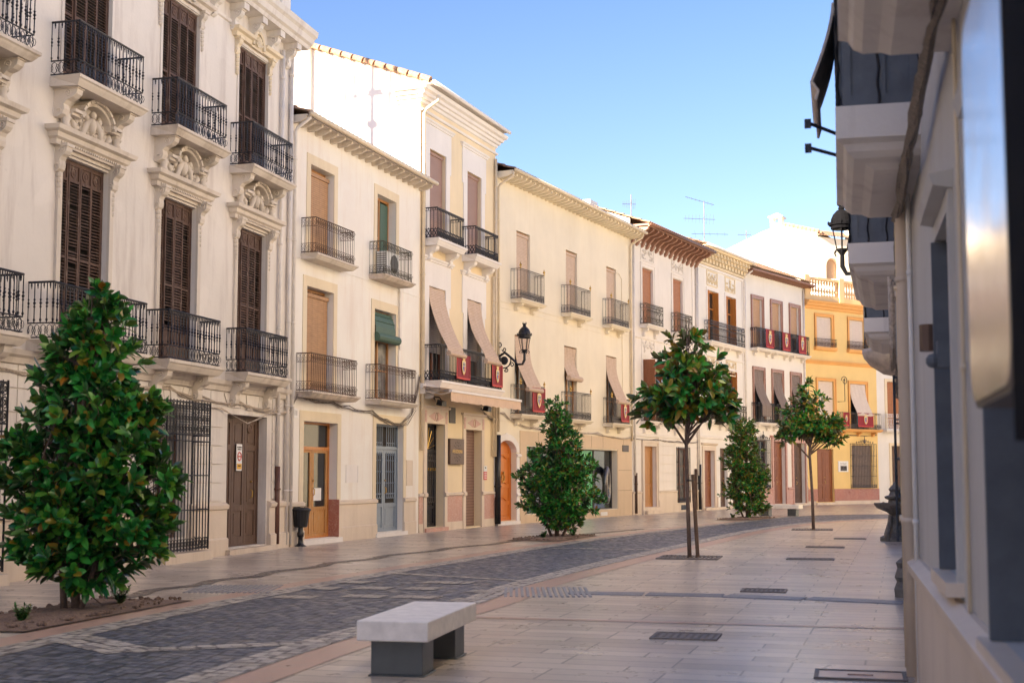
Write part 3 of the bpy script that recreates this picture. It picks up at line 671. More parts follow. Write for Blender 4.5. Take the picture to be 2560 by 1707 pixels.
s = MB(); edges = [0] + [v for g in [(13.0 - 1.1, 13.0 + .75), (15.45, 16.95), (18.7, 20.2), (21.72, 23.78)] for v in g] + [fA.L]
for i in range(0, len(edges), 2):
    a, b = edges[i], edges[i + 1]
    if b - a > .1: s.sweep([(.10, 0), (.10, .32), (.06, .35), (.06, .90), (.10, .93), (.11, 1.0), (.05, 1.04), (0, 1.05)], a, b)
s.build('plinth', 'limestone', A)
d = door(A, 21.78, 23.72, .12, 2.86, .24, 'old_door', 3, ((.06, .26), (.31, .74), (.79, .96))); MB().box(21.6, 23.95, -.2, .28, 0, .10).build('door_step', 'limestone', A)
k = MB(); k.lathe([(.13, 0), (.12, .02), (.07, .03), (.05, .015), (0, .03)], (0, 0, 0), 14); k.v = [(23.27 + x, .21 - z, 2.62 + y * .9) for x, y, z in k.v]; k.build('carved_rosette', 'old_door', d)
for c in cols[1:]:
    glazed(A, c - .6, c + .6, .42, 2.95, .26, 'old_door' if c != 12.95 else 'honey_wood', 'curtain_glass', (2, 4))
    grille(A, c - .85, c + .85, .2, 3.0, .36, 'iron', bands=2); MB().box(c - .92, c + .92, -.44, 0, .0, .17).build('window_sill', 'limestone', A)
# cornice with brackets and parapet
s = MB(); s.sweep([(0, 10.98), (.04, 11.0), (.05, 11.06), (0, 11.08)], 0, fA.L, 0, 1); s.sweep([(0, 11.40), (.36, 11.42), (.39, 11.50), (.45, 11.54), (.48, 11.66), (.54, 11.72), (.56, 11.84), (0, 11.92)], 0, fA.L, 0, .45)
for i in range(26):
    u = fA.L - .35 - i * .92
    if u > 8: s.box(u - .12, u + .12, -.34, 0, 11.28, 11.42); console(s, u, .16, .26, 11.28, .42, True)
s.build('cornice', 'white_plaster', A); s = MB(); s.box(0, fA.L, .05, .3, 11.9, 12.6); s.box(fA.L - .3, fA.L, .3, 9.5, 11.45, 12.6)
for i in range(12): s.box(fA.L - .6 - i * 2.0, fA.L - .1 - i * 2.0, 0, .34, 11.9, 12.6)
s.box(0, fA.L, .0, .36, 12.6, 12.7); s.build('parapet', 'white_plaster', A)
pipe(A, fA.L - .62, 1.75, 11.2, 'white_pipe', .045); pipe(A, fA.L - .62, .1, 1.8, 'brown_pipe', .06, .08, name='pipe_shoe'); pipe(A, fA.L - .12, .06, 11.3, 'white_pipe', .05)

# --- B: the rose-cream house
B = thing('terraced_house', fB, 'pinkish cream two-storey-over-shop house with straw blinds and thin rusty balconies, beside the mansion'); LB = fB.L
hb = [(1.04, 2.32, 6.8, 8.95, .3), (4.95, 6.22, 6.86, 9.02, .3), (.92, 2.36, 3.6, 6.03, .32), (4.83, 6.27, 3.6, 5.95, .32), (.84, 2.66, .12, 2.86, .27), (5.0, 6.84, .12, 2.95, .22)]
wall(B, 'rose_cream', LB, 9.86, hb, 8)
s = MB()
for h in hb:
    wd = .2; s.box(h[0] - wd, h[0], -.018, 0, h[2] if h[2] > 1 else 1.0, h[3]); s.box(h[1], h[1] + wd, -.018, 0, h[2] if h[2] > 1 else 1.0, h[3]); s.box(h[0] - wd, h[1] + wd, -.018, 0, h[3], h[3] + .24)
s.build('window_surround', 'ochre_trim', B)
for h, mt, zb in ((hb[0], 'straw_blind', 6.8), (hb[2], 'straw_blind', 3.6)):
    o = glazed(B, h[0], h[1], h[2], h[3], .28, 'oak_wood'); flat_blind(o, h[0] + .03, h[1] - .03, zb, h[3] - .12, .14, mt)
o = glazed(B, *hb[1][:4], .26, 'oak_wood', 'dark_glass', (2, 2)); MB().box(5.62, 6.12, .2, .225, 6.95, 8.9).build('curtain', 'green_blind', o)
o = glazed(B, *hb[3][:4], .26, 'oak_wood', 'curtain_glass', (2, 3)); gb = MB()
V = []; pr = [(.1, 5.9), (.02, 5.7), (-.02, 5.5), (-.02, 5.3)]
for a, z in pr: V += [(4.9, a, z), (6.2, a, z)]
gb.add(V, [(0, 1, 3, 2), (2, 3, 5, 4), (4, 5, 7, 6)]); gb.tube([(4.84, -.05, 5.22), (6.3, -.05, 5.22)], .12, 10)
for z in (5.8, 5.65, 5.5, 5.38): gb.tube([(4.9, 0 if z < 5.75 else .05, z), (6.2, 0 if z < 5.75 else .05, z)], .012, 4)
gb.build('blind', 'green_blind', o)
b1 = balcony(B, .58, 2.74, .38, 6.74, 7.58, 'scroll', 'rusty_iron', 'moulding', .13, sp=.1, fancy=False); balcony(B, 4.47, 6.45, .4, 6.80, 7.66, 'scroll', 'mossy_iron', 'stained_slab', .12, sp=.1)
balcony(B, .42, 2.95, .38, 3.52, 4.4, 'scroll', 'rusty_iron', 'stained_slab', .13, sp=.1); balcony(B, 4.3, 6.76, .4, 3.54, 4.44, 'scroll', 'rusty_iron', 'moulding', .12, sp=.1)
s = MB(); s.box(0, LB, -.012, 0, 6.62, 6.66); s.build('string_course', 'rose_cream', B)
s = MB()
for a, b in ((.12, .84), (2.66, 5.0), (6.84, LB - .3)): s.sweep([(.07, 0), (.07, .33), (.045, .35), (.045, .88), (.085, .90), (.085, .97), (.03, 1.0), (0, 1.0)], a, b)
s.build('plinth', 'limestone', B)
d = door(B, .84, 2.66, .12, 2.86, .25, 'honey_wood', 2, ((.03, .30), (.34, .97)), .62, 'dark_glass', wear_mat='worn_wood')
MB().box(1.86, 2.3, .235, .24, 1.0, 1.3).build('paper_notice', 'paper_white', d)
MB().box(.7, 2.8, -.12, .35, 0, .11).build('door_step', 'clean_white', B); MB().box(2.645, 2.664, -.08, .24, .125, 1.02).build('marble_jamb', 'red_marble', B)
d = door(B, 5.0, 6.84, .12, 2.95, .2, 'blue_grey_paint', 2, ((.03, .28), (.33, .95)), .62, 'dark_inside'); g = MB()
for k in range(2):
    for i in range(5):
        u = 5.22 + k * .86 + i * .14; g.tube([(u, .16, .98), (u, .16, 2.22)], .012, 5); g.tube([(u, .16, 2.36), (u, .16, 2.9)], .01, 5)
        for z in (1.1, 1.4, 1.7, 2.0, 2.15): g.ball((u, .16, z), .026, n=6, m=4)
        if i < 4: g.tube([(u + .07 + .06 * math.cos(t * PI / 4), .16, 1.06 + .07 * math.sin(t * PI / 4)) for t in range(8)], .009, 3, True); g.tube([(u + .07 + .06 * math.cos(t * PI / 4), .16, 2.42 + .06 * math.sin(t * PI / 4)) for t in range(8)], .009, 3, True)
g.build('door_grille', 'blue_grey_paint', d); MB().box(4.9, 7.0, -.1, .3, 0, .1).build('door_step', 'clean_white', B)
s = MB(); frame(s, 3.2, 3.86, 1.42, 1.84, .025, 0, .02); s.box(3.2, 3.86, -.012, 0, 1.42, 1.84)
for z in (1.5, 1.54, 1.72, 1.76): s.box(3.4, 3.66, -.018, -.012, z, z + .012)
s.build('meter_box', 'clean_white', B); s = MB(); frame(s, 7.1, 7.5, 1.32, 2.0, .02, 0, .015); s.box(7.1, 7.5, -.01, 0, 1.32, 2.0); s.build('meter_box', 'limestone', B)
eave_roof(B, .0, LB, 9.84, .42, 4.2, .36, 'roof_tile', 'moulding', 'cream_pipe', .42, .16, gables='rose_cream')
pipe(B, .12, .06, 9.5, 'white_pipe', .045, bend=(-.02, .45, .3)); m = MB(); m.tube([(6.45, -.03, 6.7), (6.45, -.03, 5.6), (6.42, -.03, 4.9), (6.4, -.05, 4.4)], .025, 6); m.box(6.4, 6.5, -.08, 0, 5.0, 6.6); m.build('cable_duct', 'white_pipe', B)
ac = empty('air_conditioner', fB.w(5.25, 6.80, .2), fB.a, 'white air conditioner unit standing on the upper right balcony of the pinkish cream house', 'air conditioner')
m = MB(); m.box(-.4, .4, -.14, .16, .06, .66); m.box(-.32, -.24, -.14, .16, 0, .06); m.box(.24, .32, -.14, .16, 0, .06); m.build('casing', 'plastic_white', ac)
m = MB(); m.lathe([(.24, 0), (.24, .02), (.2, .02), (.05, .02), (0, .03)], (0, 0, 0), 16); m.v = [(.08 + x, -.14 - z, .37 + y) for x, y, z in m.v]
for i in range(9): m.box(-.408, -.4, -.12, .14, .12 + i * .058, .14 + i * .058)
m.build('fan_grille', 'grey_iron', ac)

# --- C: tall narrow house with awning
C = thing('tall_house', fC, 'tall narrow cream house with white window panels, a sunlit gable and a beige awning'); LC = fC.L
hc = [(.62, 1.82, 8.35, 11.08, .2), (3.48, 4.66, 8.35, 11.02, .2), (.62, 1.82, 4.3, 7.05, .2), (3.5, 4.68, 4.3, 7.02, .2), (.5, 1.78, .12, 3.09, .32), (3.4, 4.7, .04, 3.0, .32)]
wall(C, 'butter_plaster', LC, 12.5, hc, 8)
g = MB(); g.prism([(0.0, 12.5), (-.02, 12.95), (4.3, 14.55), (8, 13.2), (8, 12.5)], -.004, .02, 'yz'); g.prism([(0.0, 12.5), (-.02, 12.95), (4.3, 14.55), (8, 13.2), (8, 12.5)], LC - .02, LC, 'yz'); g.build('gable', 'bright_white', C)
MB().box(-.006, -.0, 0, 8, 8, 12.5).build('gable_render', 'bright_white', C)
s = MB(); s.box(-.18, 0, 3.55, 3.95, 9.9, 14.3); s.build('chimney_breast', 'rose_cream', C)
s = MB()
for c, top in ((1.22, 11.88), (4.07, 11.80), (1.22, 7.86), (4.09, 7.82)):
    zb = 8.35 if top > 9 else 4.3; zo = 11.08 if top > 9 else 7.05; hh = [h for h in hc if abs((h[0] + h[1]) / 2 - c) < .1 and abs(h[2] - zb) < .1][0]
    s.box(c - .98, hh[0], -.03, 0, zo - .5, top - .1); s.box(hh[1], c + .98, -.03, 0, zo - .5, top - .1); s.box(hh[0], hh[1], -.03, 0, hh[3], top - .1); s.box(c - .88, hh[0], -.03, 0, zb, zo - .5); s.box(hh[1], c + .88, -.03, 0, zb, zo - .5)
    s.sweep([(.03, top - .1), (.06, top - .09), (.07, top - .04), (.1, top - .02), (.11, top + .03), (0, top + .04)], c - 1.0, c + 1.0, 1, 1)
s.build('window_surround', 'clean_white', C)
for i, h in enumerate(hc[:2]): o = glazed(C, *h[:4], .18, 'brown_wood'); flat_blind(o, h[0] + .01, h[1] - .01, h[2], h[3] - .02, .1, 'taupe_roller')
for h in hc[2:4]:
    o = glazed(C, *h[:4], .18, 'brown_wood'); m = MB(); m.box(h[0] + .01, h[1] - .01, .1, .115, 5.15, h[3] - .01); m.build('blind', 'grey_roller', o)
    swept_blind(o, h[0] + .02, h[1] - .0, h[3] - .02, .02, .52, 5.28, 5.08, 'pink_blind')
balcony(C, .2, 2.24, .44, 8.36, 9.24, 'lattice', 'iron', 'clean_white', .2, (.45, 1.95), 'clean_white', .4, .2, fancy=False, sp=.11); balcony(C, 3.1, 5.08, .44, 8.33, 9.2, 'lattice', 'iron', 'clean_white', .2, (3.35, 4.85), 'clean_white', .4, .2, fancy=False, sp=.11)
balcony(C, .2, 5.1, .55, 4.28, 5.3, 'lattice', 'iron', 'clean_white', .2, (.5, 4.8), 'clean_white', .3, .2, fancy=False, sp=.11)
s = MB(); s.sweep([(0, 12.05), (.06, 12.06), (.08, 12.12), (0, 12.14)], 0, LC, 0, 1); s.sweep([(0, 12.28), (.05, 12.30), (.06, 12.38), (.12, 12.40), (.14, 12.48), (.20, 12.50), (.22, 12.58), (.30, 12.62), (.33, 12.72), (0, 12.78)], -.02, LC, 1, 1)
# the cornice returns on the gable
for a, b, o in ((12.28, 12.40, .06), (12.40, 12.50, .13), (12.50, 12.62, .21), (12.62, 12.78, .3)): s.box(-o, 0, 0, .75, a, b)
s.box(-.05, 0, 0, .7, 12.05, 12.13); s.box(-.1, LC + .1, -.42, -.02, 12.785, 12.87); s.build('cornice', 'clean_white', C)
m = MB(); tiles(m, -.14, LC + .14, -.42, 12.80, 4.75, .37); o = m.build('roof', 'roof_tile', C, solid=.02); m = MB(); tiles(m, -.14, LC + .14, 0, 0, 4, -.37); m.v = [(x, y + 4.3, z + 14.55) for x, y, z in m.v]; m.build('roof_back', 'roof_tile', o, solid=.02)
m = MB()
for i in range(13): y = -.35 + i * .36; m.tube([(-.1, y, 12.86 + (y + .42) * .37), (-.1, y + .3, 12.86 + (y + .72) * .37 + .03)], [.1, .075], 8)
m.build('verge_tiles', 'roof_tile', o); m = MB(); m.tube([(-.1, -.46, 12.82), (LC + .12, -.46, 12.80)], .06, 8); m.build('gutter', 'clean_white', C, True)
pipe(C, .1, 2.3, 12.0, 'cream_pipe', .05, bend=(.12, .45, .35)); pipe(C, LC - .35, 2.2, 8.0, 'cream_pipe', .04); pipe(C, LC - .14, 2.2, 11.9, 'cream_pipe', .05)
s = MB()
for a, b, t in ((.5, 1.78, 3.09), (3.4, 4.7, 3.0)):
    s.box(a - .2, a, -.045, 0, 0, t); s.box(b, b + .2, -.045, 0, 0, t); s.box(a - .2, b + .2, -.045, 0, t, t + .42); s.sweep([(.045, t + .42), (.09, t + .44), (.1, t + .5), (0, t + .51)], a - .22, b + .22, 1, 1)
    s.sweep([(.045, .98), (.09, 1.0), (.09, 1.08), (.045, 1.12)], a - .22, a, 0, 0); s.sweep([(.045, .98), (.09, 1.0), (.09, 1.08), (.045, 1.12)], b, b + .22, 0, 0)
s.build('door_surround', 'limestone', C); s = MB()
for a, b, t in ((.5, 1.78, 3.09), (3.4, 4.7, 3.0)):
    c = (a + b) / 2; s.prism([(c - .55, t + .2), (c - .1, t + .33), (c - .1, t + .08)], -.055, -.045); s.prism([(c + .55, t + .2), (c + .1, t + .08), (c + .1, t + .33)], -.055, -.045)
    s.box(a - .16, a - .04, -.055, -.045, t + .02, t + .36); s.box(b + .04, b + .16, -.055, -.045, t + .02, t + .36); s.tube([(c + .07 * math.cos(q), -.05, t + .2 + .12 * math.sin(q)) for q in [k * PI / 5 for k in range(10)]], .012, 4, True)
s.build('surround_inlay', 'pink_marble', C)
s = MB(); p_ = MB()
for a, b in ((-.0, .28), (2.0, 3.18), (4.92, LC)):
    s.box(a, b, -.03, 0, 0, .24); s.sweep([(.03, 1.0), (.06, 1.02), (.06, 1.08), (0, 1.1)], a, b); p_.box(a + .02, b - .02, -.022, 0, .24, 1.0)
s.build('plinth', 'limestone', C); p_.build('marble_panel', 'pink_marble', C)
d = door(C, .5, 1.78, .12, 3.09, .29, 'iron', 2, ((.03, .22), (.27, .95)), .78, 'dark_inside', False); g = MB()
for i in range(8):
    u = .62 + i * .15; g.tube([(u, .24, .8), (u, .24, 2.2)], .012, 5)
    for z in (.95, 1.5, 1.56, 2.0): g.ball((u, .24, z), .026, n=6, m=4)
    if i < 7: g.tube([(u + .075 + .065 * math.cos(t * PI / 4), .24, .9 + .09 * math.sin(t * PI / 4)) for t in range(8)], .01, 3, True); g.tube([(u + .075 + .065 * math.cos(t * PI / 4), .24, 2.1 + .08 * math.sin(t * PI / 4)) for t in range(8)], .01, 3, True)
g.build('door_grille', 'grey_iron', d); g = MB()
for i in range(7): a = PI * (i + .3) / 7.6; g.tube([(1.14, .24, 2.36), (1.14 + .5 * math.cos(a), .24, 2.40 + .6 * math.sin(a))], .012, 5)
for i in range(8): g.tube([(.62 + i * .15, .235, 1.74), (.62 + i * .15, .235, 1.82)], .02, 6)
g.build('door_ornament', 'brass', d); MB().box(.35, 1.95, -.1, .4, 0, .11).build('door_step', 'pink_marble', C)
o = glazed(C, 3.4, 4.7, .04, 3.0, .3, 'brown_pipe', 'dark_glass', (1, 1), 'shop_door'); MB().box(3.41, 4.69, .22, .24, .05, 2.99).build('roller_shutter', 'brown_shutter', o)
aw = MB(); z0a, z1a = 4.05, 3.98
aw.add([(-.1, -.12, 4.12), (5.55, -.12, 4.12), (5.55, -1.0, 3.97), (-.1, -1.0, 3.97)], [(0, 1, 2, 3)]); V = []; nn = 40
for i in range(nn + 1):
    u = -.1 + 5.65 * i / nn; V += [(u, -1.02, 3.92), (u, -1.03 + .012 * math.sin(i * 1.1), 3.66 + .012 * math.sin(i * 1.7))]
aw.add(V, [(2 * i, 2 * i + 2, 2 * i + 3, 2 * i + 1) for i in range(nn)]); ao = aw.build('awning', 'awning_cloth', C, solid=.006)
m = MB(); m.box(-.12, 5.57, -1.06, -.98, 3.92, 3.99); m.tube([(-.1, -.12, 4.1), (5.55, -.12, 4.1)], .06, 8); m.build('awning_bar', 'clean_white', ao)
m = MB()
for u in (.1, 5.3): m.tube([(u, -.1, 3.98), (u + .35, -.5, 3.9), (u, -.98, 3.94)], .022, 6); m.box(u - .05, u + .05, -.16, 0, 3.9, 4.2)
m.build('awning_arm', 'clean_white', ao); m = MB(); m.box(2.15, 2.62, -.02, 0, 3.15, 3.62)
for i in range(7): m.box(2.17, 2.6, -.035, -.02, 3.18 + i * .062, 3.20 + i * .062)
m.build('vent', 'grey_iron', C)
for u in (1.0, 4.6):
    m = MB(); m.tube([(u, 0, 3.86), (u, -.2, 3.84), (u + .02, -.25, 3.76)], .018, 5); m.add([(u - .16, -.16, 3.62), (u + .16, -.16, 3.62), (u + .16, -.34, 3.58), (u - .16, -.34, 3.58), (u - .14, -.2, 3.78), (u + .14, -.2, 3.78), (u + .14, -.36, 3.72), (u - .14, -.36, 3.72)], [(0, 3, 2, 1), (4, 5, 6, 7), (0, 1, 5, 4), (1, 2, 6, 5), (2, 3, 7, 6), (3, 0, 4, 7)]); m.build('spotlight', 'black_plastic', C)

# --- D: long cream house with shop
D = thing('cream_house', fD, 'long cream house with an arched orange door and a beige stone shopfront'); LD = fD.L
hd = [(1.64, 2.76, 7.46, 9.85, .2), (5.98, 7.08, 7.46, 9.85, .2), (10.13, 11.22, 7.46, 9.82, .2), (1.5, 2.72, 3.64, 6.3, .2), (5.8, 7.0, 3.64, 6.3, .2), (10.04, 11.2, 3.62, 6.28, .2), (.12, 1.6, .12, 2.75, .26), (2.45, 6.0, .3, 2.58, .3), (7.3, 11.2, .3, 2.58, .3)]
wall(D, 'cream_plaster', LD, 11.42, hd, 8)
s = MB()     # segmental arch infill
n = 12; arc = [(.86 + .74 * math.cos(PI * t / n), 2.36 + .39 * math.sin(PI * t / n)) for t in range(n + 1)]
s.prism([(1.6, 2.75)] + arc[:n // 2 + 1], 0, .26); s.prism([(.12, 2.75)] + arc[n // 2:][::-1], .0, .26); s.build('door_arch', 'clean_white', D)
s = MB(); o2 = [(.86 + .98 * math.cos(PI * t / n), 2.36 + .60 * math.sin(PI * t / n)) for t in range(n + 1)]
for i in range(n): s.prism([arc[i], o2[i], o2[i + 1], arc[i + 1]], -.03, -.002)
s.box(-.12, .12, -.03, 0, 0, 2.3); s.box(1.6, 1.84, -.03, 0, 0, 2.3)
for z in (2.26, .95): s.sweep([(.03, z - .06), (.06, z - .04), (.07, z + .02), (.03, z + .06)], -.13, .12); s.sweep([(.03, z - .06), (.06, z - .04), (.07, z + .02), (.03, z + .06)], 1.6, 1.86, 0, 1)
s.build('door_surround', 'clean_white', D)
d = door(D, .12, 1.6, .12, 2.76, .23, 'orange_wood', 1, ((.04, .18), (.24, .40), (.46, .80), (.85, .96)), handle=False)
m = MB(); m.tube([(1.0 + .1 * math.cos(t * PI / 6), .19, 1.52 + .15 * math.sin(t * PI / 6)) for t in range(12)], .018, 5, True); m.ball((1.0, .18, 1.68), .05, .04, .05); m.build('knocker', 'brass', d)
m = MB()
for z in (1.32, .78, 2.15): m.tube([(.45 + i * .1, .20, z + .12 * math.sin(PI * i / 8)) for i in range(9)], .02, 5)
m.build('door_moulding', 'orange_wood', d); MB().box(0, 1.75, -.1, .4, 0, .1).build('door_step', 'clean_white', D)
s = MB(); s.box(1.9, LD - .02, -.02, 0, 2.62, 3.1); s.box(1.9, 2.42, -.02, 0, .0, 2.62); s.box(6.03, 7.27, -.02, 0, 0, 2.62); s.box(11.23, LD - .02, -.02, 0, 0, 2.62); s.box(2.42, 6.03, -.02, 0, 0, .28); s.box(7.27, 11.23, -.02, 0, 0, .28)
s.build('stone_cladding', 'beige_stone', D); s = MB()
for x in (3.4, 4.9, 8.4, 9.6, 11.9): s.box(x, x + .012, -.0225, -.02, 2.62, 3.1)
for z in (1.0, 1.8): s.box(11.3, LD - .05, -.0225, -.02, z, z + .012)
s.build('cladding_joint', 'brown_pipe', D); s = MB()
s.box(9.3, 10.0, -.035, -.02, .06, .2)
for i in range(3): s.box(9.3, 10.0, -.05, -.035, .08 + i * .04, .1 + i * .04)
s.build('vent', 'white_metal', D)
for a, b in ((2.45, 6.0), (7.3, 11.2)):
    o = glazed(D, a, b, .3, 2.58, .27, 'grey_iron', 'dark_glass', (2, 1), 'shop_window', .035)
    if a > 7:
        MB().box(7.9, 9.15, .255, .262, .34, 2.54).build('poster_panel', 'green_panel', o)
        m = MB(); V = []; N1, N2 = 32, 10
        for i in range(N1):
            t = 2 * PI * i / N1; R0 = .60
            for j in range(N2):
                q = 2 * PI * j / N2; rr = R0 + .15 * math.cos(q); V.append((10.3 + rr * math.cos(t) * .72, .10 + .11 * math.sin(q) + .1 * math.cos(t), 1.23 + rr * math.sin(t) * 1.0))
        m.add(V, [(i * N2 + j, ((i + 1) % N1) * N2 + j, ((i + 1) % N1) * N2 + (j + 1) % N2, i * N2 + (j + 1) % N2) for i in range(N1) for j in range(N2)]); m.build('display_ring', 'silver_ring', o, True)
for i, h in enumerate(hd[:3]): o = glazed(D, *h[:4], .18, 'oak_wood'); flat_blind(o, h[0] + .02, h[1] - .02, h[2], h[3] - .06, .08, 'pink_blind')
for i, h in enumerate(hd[3:6]):
    o = glazed(D, *h[:4], .18, 'oak_wood', 'curtain_glass', (2, 3))
    if i == 1: swept_blind(o, h[0] + .02, h[1] - .02, h[3] - .05, .02, .05, 5.2, 5.12, 'pink_blind', .1)
    else: swept_blind(o, h[0] + .02, h[1] - .0, h[3] - .05, .02, .34, 4.6, 4.45, 'pink_blind')
for zt, zr, dz in ((7.46, 8.47, 0), (3.62, 4.6, 0)):
    for a in (1.16, 5.5, 9.68): balcony(D, a, a + 2.02, .36, zt, zr, 'plain', 'grey_iron', 'cream_plaster', .13, (a + .35, a + 1.67), 'cream_plaster', .24, .18, True, False, .105)
s = MB(); s.box(0, LD, -.02, 0, 7.28, 7.32); s.box(0, LD, -.012, 0, 7.08, 7.11); s.box(0, LD, -.02, 0, 3.36, 3.4); s.build('string_course', 'cream_plaster', D)
eave_roof(D, .02, LD + .05, 11.5, .62, 4.2, .34, 'roof_tile_dark', 'cream_plaster', 'cream_pipe', .36, .2, gables='cream_plaster', rw=.1)
pipe(D, .1, 3.0, 11.0, 'cream_pipe', .045, bend=(-.05, .62, .35)); pipe(D, LD - .12, 3.0, 11.0, 'cream_pipe', .045, bend=(.1, .55, .35)); pipe(D, -.05, .05, 2.9, 'black_plastic', .1, .12, name='cable_conduit')
m = MB(); m.tube([(11.22, -.01, 9.7), (11.5, -.02, 9.68), (11.8, -.02, 9.5), (11.82, -.02, 7.3), (11.85, -.02, 3.5)], .012, 4); m.build('wall_cable', 'cream_pipe', D)

# --- E: white house with dark carved eaves
E_ = thing('white_house', fE, 'white house with dark carved wooden eaves and rust-coloured blinds, right of the long cream house'); LE = fE.L
he = [(1.26, 2.49, 7.9, 10.34, .2), (4.88, 6.10, 7.9, 10.34, .2), (1.3, 2.5, 3.85, 6.45, .2), (4.9, 6.1, 3.85, 6.45, .2), (1.28, 2.62, .28, 2.82, .2), (5.2, 6.55, .42, 2.8, .2)]
wall(E_, 'warm_white', LE, 11.85, he, 8); s = MB()
for h in he[:4]: frame(s, h[0], h[1], h[2], h[3] + .02, .16, 0, .03); frame(s, h[0] - .12, h[1] + .12, h[2], h[3] + .14, .07, .0, .05)
s.box(0, .3, -.035, 0, 3.3, 11.5); s.box(LE - .55, LE - .25, -.035, 0, 3.3, 11.5); s.sweep([(0, 11.3), (.05, 11.32), (.06, 11.42), (0, 11.44)], 0, LE); s.sweep([(0, 7.3), (.04, 7.31), (.05, 7.38), (0, 7.4)], 0, LE); s.sweep([(0, 3.2), (.05, 3.22), (.06, 3.32), (0, 3.34)], 0, LE)
s.build('window_surround', 'warm_white', E_); s = MB()
for c in (1.87, 5.49):
    for z, hh in ((10.95, .55), (7.0, .6)): frame(s, c - .7, c + .7, z - hh / 2, z + hh / 2, .05, 0, .025, True); relief(s, c, z, 1.3, hh * .9, 0, int(c * 10 + z), .035, 1.3)
s.build('stucco_relief', 'warm_white', E_)
for i, h in enumerate(he[:2]): o = glazed(E_, *h[:4], .18, 'brown_wood'); flat_blind(o, h[0] + .02, h[1] - .02, h[2], h[3] - .02, .08, 'rust_blind')
for h in he[2:4]:
    o = glazed(E_, *h[:4], .18, 'brown_wood', 'curtain_glass', (2, 3))
    for sg in (-1, 1):
        u = h[0] if sg < 0 else h[1]; m = MB(); m.box(u - .025, u + .025, -.55, -.02, h[2] + .05, h[3] - .02)
        for i in range(30): m.box(u - .04, u + .04, -.5, -.08, h[2] + .3 + i * .07, h[2] + .33 + i * .07)
        m.build('shutter', 'brown_wood', o)
for zt, zr in ((7.9, 8.76), (3.85, 4.7)):
    for a in (1.0, 4.62): balcony(E_, a, a + 1.9, .32, zt, zr, 'wrought', 'mossy_iron', 'warm_white', .16, (a + .3, a + 1.6), 'warm_white', .34, .16, False, False, .13)
d = door(E_, 1.28, 2.62, .28, 2.82, .18, 'oak_wood', 1, ((.05, .32), (.37, .95))); glazed(E_, 5.2, 6.55, .42, 2.8, .18, 'brown_wood', 'curtain_glass', (2, 3)); grille(E_, 5.15, 6.6, .4, 2.85, .1, 'iron', sp=.13)
s = MB(); frame(s, 1.28, 2.62, .28, 2.82, .18, 0, .06); frame(s, 1.14, 2.76, .28, 2.96, .1, 0, .09); s.box(.95, 1.1, -.12, 0, 0, .55); s.box(2.8, 2.95, -.12, 0, 0, .55); s.box(1.1, 2.8, -.25, .3, 0, .14); s.box(1.1, 2.8, -.12, .3, .14, .27); s.build('door_surround', 'limestone', E_)
s = MB()
for a, b in ((.1, .93), (2.97, 5.0), (6.72, LE - .1)):
    for z in [.95 + .38 * i for i in range(6)]: s.box(a, b, -.025, 0, z + .01, z + .37)
s.build('rustication', 'warm_white', E_); s = MB()
for a, b in ((0, .95), (2.95, 5.1), (6.62, LE)): s.sweep([(.05, 0), (.05, .86), (.08, .88), (.08, .93), (0, .95)], a, b)
s.box(5.1, 6.62, -.05, 0, 0, .38); s.build('plinth', 'limestone', E_); s = MB(); s.box(5.55, 6.3, -.06, -.05, .08, .3); s.build('vent', 'iron', E_)
m = MB(); tiles(m, -.1, LE + .1, -.92, 11.92, 5.1, .36); o = m.build('roof', 'roof_tile', E_, solid=.02); m = MB(); tiles(m, -.1, LE + .1, 0, 0, 4.2, -.36); m.v = [(x, y + 4.2, z + 13.75) for x, y, z in m.v]; m.build('roof_back', 'roof_tile', o, solid=.02)
m = MB(); m.box(-.08, LE + .08, -.88, .02, 11.84, 11.92); m.box(-.08, LE + .08, -.9, -.84, 11.78, 11.86)
n = 15
for i in range(n): u = .1 + (LE - .2) * i / (n - 1); m.prism([(0, 11.84), (-.8, 11.84), (-.8, 11.72), (-.62, 11.62), (-.4, 11.58), (-.22, 11.42), (-.1, 11.2), (0, 11.14)], u - .08, u + .08, 'yz')
m.build('eave', 'eave_wood', E_); m = MB(); m.tube([(-.1, -.96, 11.86), (LE + .1, -.96, 11.86)], .06, 8); m.build('gutter', 'brown_pipe', E_, True)
g = MB()
for u in (.0, LE - .02): g.prism([(0, 11.85), (0, 12.2), (4.2, 13.7), (8, 12.4), (8, 11.85)], u, u + .02, 'yz')
g.build('gable', 'warm_white', E_); pipe(E_, .2, 1.6, 11.2, 'white_pipe', .045); pipe(E_, .25, .05, 1.7, 'rusty_iron', .06, .09, name='pipe_shoe'); pipe(E_, LE - .12, 1.6, 11.2, 'white_pipe', .045)
pipe(E_, LE - .5, .05, 1.9, 'rusty_iron', .06, .09, name='pipe_shoe'); pipe(E_, LE - .02, .05, 2.1, 'black_plastic', .08, .1, name='cable_conduit')

